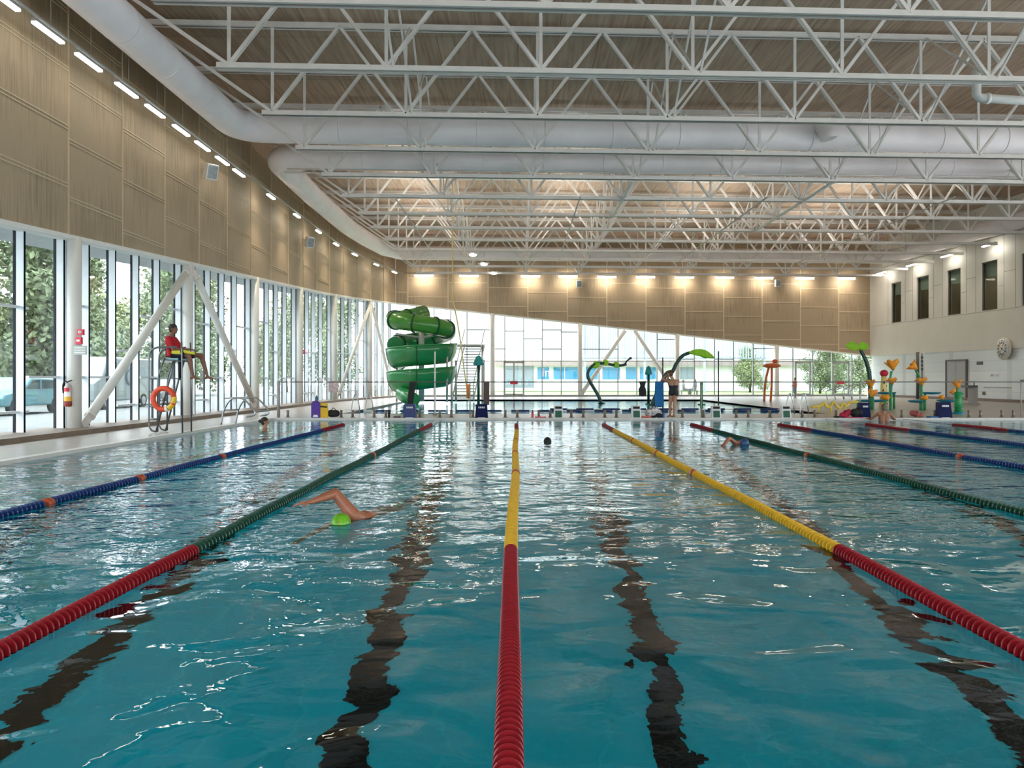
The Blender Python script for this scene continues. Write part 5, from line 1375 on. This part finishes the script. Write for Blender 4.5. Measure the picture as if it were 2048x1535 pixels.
def traypart(pa, pb, py, D, label, h=3.0, post=None):
    a, b = P(pa, py, D), P(pb, py, D); c = (a + b) / 2; t = thing('spray_tray', zf(c.copy(), -.02), label, 'spray tray', 'blue spray trays')
    n = 22; rx = (b.x - a.x) / 2; hh = h / F * D
    q = MB(); vs = []
    for (rr, z) in [(.02, -hh), (.8, -hh * .7), (1.0, 0), (1.02, hh * .6), (.95, hh * .6), (.9, hh * .1), (.02, 0)]:
        for k in range(n): an = 2 * PI * k / n; vs.append((c.x + rx * rr * math.cos(an), D + .45 * rr * math.sin(an), c.z + z))
    fs = [(i * n + k, i * n + (k + 1) % n, (i + 1) * n + (k + 1) % n, (i + 1) * n + k) for i in range(6) for k in range(n)]
    q.add(vs, fs, 0, True); q.build('dish', tray, t)
    px = post or (pa + pb) / 2
    MB().tube([zf(P(px, 810, D), -.02), P(px, py, D)], .05, 10).build('post', grn, t)
traypart(1717, 1775, 801, 33.8, 'long blue spray tray at the left of the flower group', post=1720)
traypart(1752, 1790, 785.5, 34.6, 'upper blue spray tray beside the giraffe post', post=1788)
traypart(1846, 1879, 785.5, 34.6, 'upper blue spray tray right of the central stem', post=1850)
traypart(1819, 1845, 802, 33.4, 'short lower blue spray tray by the central stems', post=1841)
traypart(1876, 1914, 801, 32.0, 'blue spray tray left of the green tower', post=1895)
t = thing('green_post', zf(P(1737, 810, 33), -.02), 'plain green posts under the left blue tray', 'post')
MB().tube([zf(P(1716, 812, 33), -.02), P(1716, 799, 33)], .06, 10).build('post', grn, t)
# giraffe-like post
D = 36; t = thing('spotted_spray_post', zf(P(1767, 800, D), -.02), 'yellow spray post with brown spots and a red top', 'spray feature')
yb_ = mat('spray_pale_yellow', (.85, .72, .28), .5, noise=.05, nscale=5)
a, b = zf(P(1767, 806, D), -.02), P(1768, 752, D)
MB().tube([a, (a + b) / 2, b], [.19, .16, .12], 16).build('neck', yb_, t)
sp_ = mat('spot_brown', (.10, .045, .01), .5, noise=.15, nscale=10)
for i, (dx, dz) in enumerate(((-.07, .3), (.08, .5), (-.06, .75), (.06, .95), (-.02, 1.12), (.09, .15), (-.1, .02), (.0, .62))):
    rr = .17 - .05 * ((dz + .1) / 1.3); MB().ell((a.x + dx, D - math.sqrt(max(rr * rr - dx * dx, 0.0001)) - .0, a.z + dz + .1), (.045, .02, .07)).build('spot', sp_, t)
MB().lathe(b, [(.10, 0), (.16, .05), (.19, .16), (.12, .26), (.01, .30)], 14).build('crest', mat('spray_red', (.6, .02, .05), .5, noise=.1, nscale=8), t)
# green tower
D = 29.2; x0_, x1_ = P(1909, 0, D).x, P(1923, 0, D).x; t = thing('spray_tower', (P(1916, 0, D).x, D, FZ), 'green spray tower on a blue base at far right', 'spray feature')
zt = P(0, 783, D).z
MB().tube([((x0_ + x1_) / 2, D, FZ + .06), ((x0_ + x1_) / 2, D, zt)], .12, 20).build('tower', grn, t)
for k in range(6):
    z = FZ + .15 + k * .12
    MB().tube([((x0_ + x1_) / 2 - .17, D - .05, z), ((x0_ + x1_) / 2 + .17, D - .05, z)], .03, 8).build('nozzle', grn, t)
MB().lathe(((x0_ + x1_) / 2, D, FZ), [(.23, 0), (.23, .05), (.15, .08), (.01, .08)], 22).build('base', tray, t)
# yellow zigzag creature-like float replaced by a plain wavy yellow tube form
D = 31.2; t = thing('wavy_float', P(1625, 815, D), 'wavy yellow play float in the leisure pool at right', 'pool float')
zz = [(1622, 814), (1632, 812), (1641, 811), (1648, 805), (1654, 813), (1661, 811), (1667, 804), (1674, 812), (1680, 816), (1686, 806), (1692, 812), (1699, 805), (1708, 804), (1716, 803)]
yf = mat('float_pale_yellow', (.80, .60, .10), .5, noise=.15, nscale=6)
MB().tube(arc_pts([P(a, b, D) for a, b in zz], 4), .055, 10).build('tube', yf, t)
MB().tube([zf(P(1630, 822, D), .0), zf(P(1700, 822, D), .0)], .06, 10).build('lower_tube', yf, t)
for px in (1637, 1662, 1690): MB().tube([zf(P(px, 822, D), .0), P(px, 811, D)], .035, 8).build('strut', yf, t)

# ================================================================== RIGHT WALL FITTINGS
def rw(px, off=.02): 
    y = 47112 / (px - 947.8); return y
# double door
y1_, y0_ = rw(1892), rw(1930); 
t = thing('door_4', tuple(rpt((y0_ + y1_) / 2, 0) + Vector((0, 0, FZ))), kind='structure', label='grey double door in the white tiled wall')
def rbox(q, ya, yb, za, zb, off, th): 
    a = rpt(ya, off); b = rpt(yb, off); a.z = b.z = za
    q.prism([a, b, b + Vector((0, 0, zb - za)), a + Vector((0, 0, zb - za))], (th, th * .0555, 0)); return q
dz1 = H - (722 - 757) / F * ((y0_ + y1_) / 2)
q = MB(); rbox(q, y1_ + .1, y1_, FZ, dz1 + .1, .0, .14); rbox(q, y0_, y0_ - .1, FZ, dz1 + .1, .0, .14); rbox(q, y1_, y0_, dz1, dz1 + .1, .0, .14); q.build('door_frame', wframe, t)
ym = (y1_ + y0_) / 2
dm = mat('door_grey', (.40, .42, .43), .45, noise=.04, nscale=4)
rbox(MB(), y1_, ym + .02, FZ, dz1, -.04, .06).build('door_leaf', dm, t); rbox(MB(), ym - .02, y0_, FZ, dz1, -.04, .06).build('door_leaf', dm, t)
for yy_ in (ym + .15, ym - .15): rbox(MB(), yy_ + .02, yy_ - .02, .95, 1.3, .03, .03).build('door_handle', chrome, t)
# pace clock
yc = rw(2010.5); c = rpt(yc, .12); c.z = H - (697 - 757) / F * yc
t = thing('pace_clock', c, 'large round pace clock on the right wall', 'clock')
R = Matrix.Rotation(rad(-90), 3, 'Y')
MB().lathe(c, [(.01, .06), (.54, .06), (.60, .04), (.62, -.02), (.60, -.13), (.01, -.13)], 40, 0, R).build('case', mat('clock_case', (.62, .58, .50), .4, noise=.05, nscale=8), t)
MB().lathe(c, [(.01, .068), (.55, .068), (.55, .05)], 40, 0, R).build('face', mat('clock_face', (.80, .82, .80), .4, noise=.03, nscale=8), t)
xf = c.x - .075
q = MB()
for k in range(60):
    a = 2 * PI * k / 60; L_ = .08 if k % 5 == 0 else .03; p = Vector((xf, c.y + math.sin(a) * .49, c.z + math.cos(a) * .49)); d = Vector((0, math.sin(a), math.cos(a)))
    q.beam(p - d * L_, p, .006, .022 if k % 5 == 0 else .008, 0, up=(1, 0, 0))
o = q.build('minute_marks', black, t); o['kind'] = 'stuff'
for k in range(12):
    a = 2 * PI * k / 12; nm = str(60 if k == 0 else k * 5)
    text_mesh('numeral', nm, .15, black, t, (xf - .002, c.y - math.sin(a) * .33, c.z + math.cos(a) * .33), (PI / 2, 0, -PI / 2))
for a, L_, w_, m_ in ((.5, .42, .022, MATS['bottle_red']), (2.07, .42, .022, black), (3.6, .40, .02, mat('hand_blue', (.02, .1, .4), .4, noise=.1, nscale=10)), (5.3, .38, .02, MATS['ring_yellow'])):
    MB().beam((xf - .01, c.y, c.z), (xf - .01, c.y - math.sin(a) * L_, c.z + math.cos(a) * L_), .006, w_, 0, up=(1, 0, 0)).build('hand', m_, t)
MB().ell((xf - .01, c.y, c.z), (.02, .04, .04)).build('hub', black, t)
# little sign, bars and rail on the tiled wall
def rsign(pa, pb, py0, py1, m_, label, cat='sign', name='wall_sign', th=.04):
    ya, yb = rw(pa), rw(pb); ym = (ya + yb) / 2; z1_, z0_ = H - (py0 - 757) / F * ym, H - (py1 - 757) / F * ym
    t = thing(name, tuple(rpt(ym, -.10) + Vector((0, 0, z0_))), label, cat)
    rbox(MB(), ya, yb, z0_, z1_, -.10, .04).build('plate', m_, t)
    rbox(MB(), ya, yb, z1_ - .02, z1_, -.085, .02).build('edge', housing, t); return t
rsign(1950, 1962, 722.5, 729, mat('sign_dark', (.05, .06, .06), .4, noise=.2, nscale=20), 'small dark sign on the tiled wall right of the double door')
ya, yb = rw(1968), rw(2018); t = thing('grab_rail', tuple(rpt(ya, -.03) + Vector((0, 0, .9))), 'horizontal steel grab rail low on the white tiled wall', 'rail')
pz = H - (775 - 757) / F * 44
a, b = rpt(ya, .0), rpt(yb, .0); a.z = b.z = pz
MB().tube([a, b], .025, 8).build('bar', chrome, t)
for v in (a, b, (a + b) / 2): MB().tube([v, v + Vector((.14, 0, 0))], .018, 8).build('bracket', chrome, t)
for i, (px, py, lb) in enumerate(((1965, 786, 'small dark hydrant outlet by the lift chair'), (2004, 802, 'small dark outlet low on the tiled wall at far right'), (2041, 761, 'small dark bracket on the tiled wall at the photo edge'), (1980, 750, 'left of two tiny fittings above the grab rail'), (1991, 750, 'right of two tiny fittings above the grab rail'))):
    yy_ = rw(px); v = rpt(yy_, -.06); v.z = H - (py - 757) / F * yy_
    t = thing('wall_outlet', v, lb, 'outlet', 'small fittings on the tiled wall')
    MB().box(v, (.10, .12, .2 if i < 2 else .12)).build('body', am if i < 3 else steel, t); MB().box(v - Vector((.05, 0, .02)), (.04, .06, .06)).build('spout', am if i < 3 else steel, t)
# pool lift / grey cart
D = 40; t = thing('pool_lift', zf(P(1936, 803, D)), 'grey pool lift chair standing at the far right deck', 'pool lift')
MB().bx(P(1929, 0, D).x, P(1949, 0, D).x, D - .3, D + .3, P(0, 775, D).z, P(0, 770, D).z).build('seat', mat('lift_grey', (.10, .10, .10), .5, noise=.2, nscale=8), t)
MB().bx(P(1941, 0, D).x, P(1950, 0, D).x, D - .25, D + .25, FZ, P(0, 775, D).z).build('column', mat('lift_column', (.33, .31, .29), .5, noise=.1, nscale=8), t)
MB().bx(P(1927, 0, D).x, P(1950, 0, D).x, D - .45, D + .45, FZ, FZ + .09).build('base', MATS['lift_column'], t)
MB().tube([P(1948, 776, D), P(1948.5, 762, D), P(1941, 762, D)], .03, 8).build('arm', chrome, t)
# banner and dark pole
D = 49.5; bx0, bx1 = P(1839, 0, D).x, P(1849, 0, D).x
t = thing('banner', zf(P(1844, 760, D)), 'narrow white banner with blue lettering near the right corner', 'banner')
MB().bx(bx0, bx1, D, D + .03, P(0, 755, D).z, P(0, 706, D).z).build('cloth', white_m, t)
q = MB(); xc_ = (bx0 + bx1) / 2
for k in range(4): q.bx(xc_ - .07, xc_ + .07, D - .008, D, 2.6 - k * .24, 2.6 - k * .24 + .16)
q.build('lettering', mat('letter_blue', (.03, .12, .22), .5, noise=.1, nscale=10), t)
MB().tube([zf(P(1844, 0, D)), P(1844, 706, D)], .03, 8).build('pole', dpole, t); MB().bx(xc_ - .25, xc_ + .25, D - .2, D + .2, FZ, FZ + .05).build('base', dpole, t)
D = 50.5; a = zf(P(1835.5, 0, D)); t = thing('corner_column', a, 'slim dark column under the upper wall by the banner', 'column')
MB().tube([a, Vector((a.x, a.y, LZ))], .10, 16).build('shaft', mat('column_dark', (.09, .09, .09), .5, noise=.1, nscale=5), t); MB().bx(a.x - .2, a.x + .2, D - .2, D + .2, FZ, FZ + .03).build('base_plate', dpole, t)

# ================================================================== SPEAKERS, COLUMN SIGNS
def speaker(c, dirv, label, s=.42):
    c = Vector(c); d = Vector(dirv).normalized(); t = thing('wall_speaker', c, label, 'speaker', 'white wall speakers')
    up = Vector((0, 0, 1)); r_ = d.cross(up).normalized(); u_ = r_.cross(d); R = Matrix((r_, d, u_)).transposed()
    MB().box(c, (s * .75, s * .6, s), 0, R).build('cabinet', white_m, t)
    MB().box(c + d * s * .31, (s * .62, .03, s * .85), 0, R).build('grille', mat('speaker_grille', (.30, .34, .35), .5, noise=.3, nscale=25), t)
    MB().tube([c - d * s * .3, c - d * (s * .3 + .4)], .03, 8).build('bracket', housing, t)
y = 26.6; speaker((XL(y) + .42, y, H + (757 - 343) / F * y), (.75, -.75, -.35), 'white wall speaker on the left timber wall nearest the viewer', .50)
y = 39.2; speaker((XL(y) + .42, y, H + (757 - 484) / F * y), (.75, -.75, -.35), 'white wall speaker farther along the left timber wall', .50)
for px, py, lb in ((1158, 567, 'white speaker on the back timber wall, left one'), (1555, 563, 'white speaker on the back timber wall, right one')):
    x = (px - 1036) / F * 58; speaker(((px - 1036) / F * (BY(x) - .3), BY(x) - .35, H + (757 - py) / F * 57.8), (0, -1, -.15), lb, .52)
# extinguisher, pull station, sign on the first column
cx_, cy_ = XL(19.3) - .08, 19.3
def on_col(px, py, off=.2): 
    return Vector(((px - 1036) / F * (cy_ - off), cy_ - off, H - (py - 757) / F * (cy_ - off)))
c = on_col(136, 790); t = thing('fire_extinguisher', c, 'fire extinguisher hung on the nearest left column', 'fire extinguisher')
c = c + Vector((0, .0, 0))
MB().lathe(c - Vector((0, 0, .27)), [(.01, 0), (.075, .0), (.085, .03), (.085, .13)], 20).build('lower_cylinder', mat('ext_darkred', (.25, .03, .02), .35, noise=.1, nscale=8), t)
MB().lathe(c - Vector((0, 0, .14)), [(.086, 0), (.086, .11)], 20).build('yellow_label', mat('ext_yellow', (.80, .45, .05), .5, noise=.1, nscale=14), t)
MB().lathe(c - Vector((0, 0, .03)), [(.086, 0), (.085, .22), (.05, .29), (.03, .31)], 20).build('cylinder', mat('ext_silver', (.60, .58, .55), .3, metal=.3, noise=.1, nscale=8), t)
MB().lathe(c + Vector((0, -.02, .13)), [(.075, -.04), (.075, .05)], 16).build('red_label', signred, t)
MB().tube(arc_pts([c + Vector((0, 0, .30)), c + Vector((-.06, -.03, .34)), c + Vector((-.11, -.03, .22)), c + Vector((-.10, -.03, .05))]), .014, 8).build('hose', black, t)
MB().beam(c + Vector((0, -.02, .32)), c + Vector((.12, -.05, .36)), .03, .02).build('handle', black, t)
MB().box(c + Vector((0, .10, .1)), (.05, .06, .3)).build('bracket', black, t)
c = on_col(158.5, 681, .18); t = thing('fire_alarm_pull', c, 'red fire alarm call point on the nearest left column', 'alarm')
MB().box(c, (.13, .08, .17)).build('box', signred, t); MB().box(c + Vector((0, -.045, .0)), (.08, .02, .05)).build('lever', white_m, t)
c = on_col(162, 664, .2); t = thing('alarm_horn', c, 'small red alarm strobe above the call point', 'alarm')
MB().box(c, (.14, .07, .14)).build('box', signred, t); MB().lathe(c + Vector((0, -.035, 0)), [(.04, 0), (.035, -.03), (.01, -.04)], 12, 0, Matrix.Rotation(rad(-90), 3, 'X')).build('lens', white_m, t)
c = on_col(160, 700, .2); t = thing('notice_sign', c, 'small grey notice sign on the nearest left column', 'sign')
MB().box(c, (.33, .02, .22)).build('plate', mat('sign_greygreen', (.45, .50, .46), .5, noise=.05, nscale=8), t)
q = MB()
for k in range(3): q.box(c + Vector((.0, -.014, .06 - k * .06)), (.26, .008, .022))
o = q.build('lettering', white_m, t); o['kind'] = 'stuff'
MB().tube([c + Vector((-.1, .02, 0)), c + Vector((-.1, .12, 0))], .02, 6).build('bracket', housing, t)
c = P(607, 703, 39.4); t = thing('alarm_horn', c, 'tiny red alarm on a left column farther back', 'alarm'); MB().box(c, (.16, .08, .22)).build('box', signred, t); MB().box(c + Vector((0, -.05, .0)), (.08, .02, .08)).build('lens', white_m, t)
c = P(669, 773, 45); t = thing('notice_board', c, 'pinkish grey notice board on the left column behind the kickboards', 'sign'); MB().box(c + Vector((0, -.25, 0)), (.55, .03, .62)).build('board', mat('notice_pink', (.45, .36, .38), .6, noise=.35, nscale=9), t); MB().tube([zf(c + Vector((0, -.2, 0))), c + Vector((0, -.2, 0))], .03, 8).build('post', smet, t)

# ================================================================== OUTSIDE
grass_m = mat('lawn', (.26, .33, .15), .9, noise=.35, nscale=1.5); pave_m = mat('pale_paving', (.25, .28, .28), .8, noise=.10, nscale=.8)
g = MB(); g.bx(-90, -12.2, -40, 160, -.3, -.02); tag(g.build('outside_ground', pave_m), 'pale paved ground outside the left glazing', kind='structure')
g = MB(); g.bx(-12.2, 90, 61.5, 160, -.3, -.02); tag(g.build('outside_lawn', grass_m), 'green lawn outside the back glazing', kind='structure')
soff = mat('soffit_grey', (.42, .45, .46), .6, noise=.05, nscale=3)
g = MB()
for ya, yb in zip(ys, ys[1:]):
    if yb < -6: continue
    g.prism([(XL(ya) - .5, ya, ZB(ya) + .02), (XL(ya) - 2.5, ya, ZB(ya) + .02), (XL(ya) - 2.5, ya, ZB(ya) + .6), (XL(ya) - .5, ya, ZB(ya) + .6)], (XL(yb) - XL(ya), yb - ya, ZB(yb) - ZB(ya)))
tag(g.build('trim_3', soff), 'grey outdoor canopy along the left facade', kind='structure')
# trees
leafm = [mat('foliage_dark', (.20, .26, .15), .8, noise=.5, nscale=2.5), mat('foliage_mid', (.30, .36, .20), .8, noise=.5, nscale=2.5), mat('foliage_autumn', (.42, .32, .25), .8, noise=.5, nscale=2.5)]
bark = mat('bark', (.10, .075, .05), .9, noise=.3, nscale=8)
def tree_proto(name, h, rad_, seed, lm, label, loc):
    rn = random.Random(seed); t = thing(name, loc, label, 'tree', 'trees outside the windows'); b = Vector(loc)
    MB().tube([b, b + Vector((.1, 0, h * .3)), b + Vector((0, .1, h * .7))], [.22, .16, .05], 9).build('trunk', bark, t)
    q = MB(); blobs = []
    for k in range(24):
        a = rn.uniform(0, 2 * PI); rr = rn.uniform(0, rad_ * .75); z = h * rn.uniform(.14, .92)
        blobs.append((b + Vector((rr * math.cos(a), rr * math.sin(a), z)), rad_ * rn.uniform(.28, .5)))
    vs = []; fs = []
    for c_, r_ in blobs:
        for k in range(430):
            d = Vector((rn.gauss(0, 1), rn.gauss(0, 1), rn.gauss(0, 1))).normalized() * r_ * rn.uniform(.55, 1.08); p = c_ + d
            u_ = Vector((rn.gauss(0, 1), rn.gauss(0, 1), rn.gauss(0, 1))).normalized(); v_ = u_.cross(d).normalized(); s_ = rn.uniform(.09, .22)
            i0 = len(vs); vs += [p - u_ * s_, p + v_ * s_ * .5, p + u_ * s_, p - v_ * s_ * .5]; fs.append((i0, i0 + 1, i0 + 2, i0 + 3))
    q.add(vs, fs, 0); q.build('crown', lm, t, fixn=False); return t
locs = [(-27, 23, 0, 0, 9), (-31, 31, 1, 1, 10), (-28, 37.5, 0, 2, 9), (-34, 44, 2, 1, 11), (-29, 50, 0, 3, 9), (-32, 58, 1, 2, 10), (-27, 64, 0, 1, 9), (-30, 72, 0, 2, 10), (-24, 82, 1, 0, 10), (-36, 26, 0, 2, 11), (-38, 52, 1, 3, 12), (-22, 95, 0, 0, 11), (-33, 17, 0, 1, 10), (-33, 35, 0, 1, 10), (-29, 28, 1, 1, 10), (-37, 60, 0, 1, 10), (-26, 44, 0, 1, 10)]
protos = {}
names = ['leafy green tree outside the left windows', 'tall loose tree outside the left windows', 'reddish autumn tree outside the left windows']
where = ['behind the parked cars at the left edge', 'behind the white van', 'just beyond the van', 'between the lifeguard and the farther columns', 'behind the right diagonal brace', 'past the curved handrails', 'left of the notice board', 'beyond the far columns', 'in line with the far corner', 'in the second row by the cars', 'in the second row past the van', 'farthest away on the left', 'partly cut by the left edge', 'in the second row behind the van', 'between the cars and the van', 'in the second row beyond the autumn tree', 'just behind the grey car']
for i, (x, y, kk, sd, h) in enumerate(locs):
    lb = names[kk].replace('outside the left windows', where[i] + ', seen through glass')
    lm = leafm[0] if kk == 0 else leafm[1] if kk == 1 else leafm[2]
    key = (kk,)
    if key not in protos:
        protos[key] = tree_proto('tree', 9.5, 3.6, 11 + kk, lm, lb, (x, y, -.02)); tt = protos[key]
    else: tt = copy_tree(protos[key], (x, y, -.02), lb)
    tt.scale = (1.25, 1.25, 1.2); tt.rotation_euler = (0, 0, i * 1.3)
# hedge bank low behind cars
def vehicle(name, x, y0_, y1_, zt, body_m, label, van=False, cat='car'):
    """side faces +X, length along Y"""
    t = thing(name, (x, (y0_ + y1_) / 2, -.02), label, cat); L_ = y1_ - y0_; hw = .85 if not van else 1.0
    if van: pr = [(0, .35), (1, .35), (1, zt * .9), (.97, zt), (.22, zt), (.12, zt * .62), (0, zt * .50)]
    else: pr = [(0, .32), (1, .32), (1, zt * .62), (.93, zt * .66), (.80, zt * .97), (.42, zt), (.27, zt * .66), (.04, zt * .56), (0, zt * .45)]
    q = MB(); q.prism([(x, y0_ + a * L_, b) for a, b in pr], (-hw * 2, 0, 0)); o = q.build('body', body_m, t)
    bv = o.modifiers.new('b', 'BEVEL'); bv.width = .08; bv.segments = 3
    gm = mat('car_window', (.06, .09, .10), .15, noise=.1, nscale=4)
    if van: MB().prism([(x + .01, y0_ + a * L_, b) for a, b in ((.15, zt * .62), (.34, zt * .62), (.34, zt * .90), (.24, zt * .90))], (-.03, 0, 0)).build('window', gm, t)
    else:
        for seg_ in (((.32, zt * .68), (.54, zt * .68), (.54, zt * .93), (.44, zt * .93)), ((.57, zt * .68), (.80, zt * .68), (.75, zt * .91), (.57, zt * .93))):
            MB().prism([(x + .01, y0_ + a * L_, b) for a, b in seg_], (-.03, 0, 0)).build('window', gm, t)
    for a in (.18, .80):
        for xx in (x + .01, x - 2 * hw + .12):
            w_ = MB().tube([(xx, y0_ + a * L_, .31), (xx - .2, y0_ + a * L_, .31)], .33, 22).build('wheel', mat('tyre', (.02, .02, .02), .8, noise=.2, nscale=10), t)
            MB().tube([(xx + .012, y0_ + a * L_, .31), (xx - .01, y0_ + a * L_, .31)], .2, 16).build('hub_cap', chrome, w_)
    MB().box((x - .2, y1_ + .0, zt * .52), (.25, .05, .14)).build('tail_lamp', signred, t)
    return t
teal_car = mat('car_teal', (.14, .36, .42), .3, noise=.05, nscale=2, coat=.5)
vehicle('car', -18.8, 29.0, 33.2, 1.42, teal_car, 'pale teal car parked outside, left of the nearest column')
vehicle('car', -18.6, 24.0, 28.4, 1.48, mat('car_dark', (.05, .07, .09), .3, noise=.05, nscale=2, coat=.5), 'dark car parked outside at the left photo edge')
vn = vehicle('van', -18.4, 34.5, 40.2, 2.35, mat('van_white', (.30, .36, .38), .3, noise=.04, nscale=2, coat=.4), 'white panel van with a round logo parked outside', True, 'van')
c = Vector((-18.38, 37.7, 1.45))
MB().lathe(c, [(.30, .015), (.42, .015), (.42, .0), (.30, .0), (.30, .015)], 30, 0, Matrix.Rotation(rad(90), 3, 'Y')).build('logo_ring', mat('logo_slate', (.10, .14, .18), .5, noise=.1, nscale=8), vn)
text_mesh('logo_text', 'OS', .42, MATS['logo_slate'], vn, (-18.36, 37.9, 1.45), (PI / 2, 0, PI / 2))
vehicle('car', -18.6, 41.6, 45.8, 1.40, mat('car_grey', (.25, .28, .30), .3, noise=.05, nscale=2, coat=.5), 'grey car parked beyond the white van')
# building outside the back glazing
by_ = 84.0
t = thing('neighbour_building', (P(1200, 0, by_).x, by_, 0), 'long low building with blue glazing seen through the back windows', 'building')
def bxp(pa, pb, pya, pyb, D, dep, m_, nm):
    a, b = P(pa, 0, D).x, P(pb, 0, D).x; z1_, z0_ = P(0, pya, D).z, P(0, pyb, D).z; z0_ = max(z0_, -.02)
    return MB().bx(a, b, D, D + dep, z0_, z1_).build(nm, m_, t)
bw = mat('render_white', (.80, .82, .83), .7, noise=.05, nscale=.6)
bxp(900, 2150, 560, 790, by_ + 6, 8, mat('cladding_pale', (.74, .78, .82), .7, noise=.06, nscale=.4), 'upper_storey')
bxp(990, 1760, 720, 731, by_ - .6, 3, mat('fascia_pink', (.30, .25, .24), .7, noise=.10, nscale=.6), 'fascia')
bxp(990, 1760, 731, 770, by_, 3, bw, 'wall')
for i, (pa, pb) in enumerate(((1075, 1098), (1107, 1128), (1130, 1158), (1170, 1196), (1205, 1240), (1252, 1272), (1280, 1312), (1360, 1390), (1480, 1500))):
    bxp(pa, pb, 734, 758, by_ - .05, .1, mat('blue_glazing', (.03, .26, .50), .2, noise=.15, nscale=.5) if i < 7 else mat('grey_glazing', (.22, .28, .33), .2, noise=.15, nscale=.5), 'window')
bxp(1010, 1068, 728, 775, by_ - .08, .1, MATS['grey_glazing'], 'entrance')
text_mesh('lettering', 'in', 1.3, white_m, t, (P(1092, 745, by_ - .3).x, by_ - .3, P(1092, 745, by_).z), (PI / 2, 0, 0), .02)
# slatted screen in front of the upper storey
sc = thing('slatted_screen', (P(1400, 0, 78).x, 78, 0), 'pale slatted screen above the low building outside', 'screen')
q = MB(); slm = mat('screen_slat', (.30, .38, .46), .6, noise=.1, nscale=1)
for k in range(70):
    px = 1170 + k * 5.2 + rng.uniform(-1.2, 1.2); x = P(px, 0, 78).x; q.bx(x - .05, x + .05, 78, 78.12, 3.4, 8.5)
o = q.build('slats', slm, sc); o['kind'] = 'stuff'
MB().bx(P(1165, 0, 78).x, P(1540, 0, 78).x, 78.12, 78.25, 3.3, 3.45).build('bottom_beam', slm, sc)
MB().bx(P(1165, 0, 78).x, P(1540, 0, 78).x, 78.12, 78.25, 8.4, 8.55).build('top_beam', slm, sc)
for px in (1170, 1290, 1410, 1530): MB().bx(P(px, 0, 78).x - .1, P(px, 0, 78).x + .1, 78.12, 78.3, -.02, 8.5).build('post', slm, sc)
for i, (px, D, kk) in enumerate(((1640, 74, 0), (1670, 78, 1), (1720, 72, 0), (1500, 80, 1))):
    lb = ('leafy green tree behind the right exit doors', 'paler tree behind the right exit doors', 'green tree at the right corner outside', 'pale tree behind the orange umbrella')[i]
    c = copy_tree(protos[(kk,)], (P(px, 0, D).x, D, -.02), lb); c.scale = (.55, .55, .55)
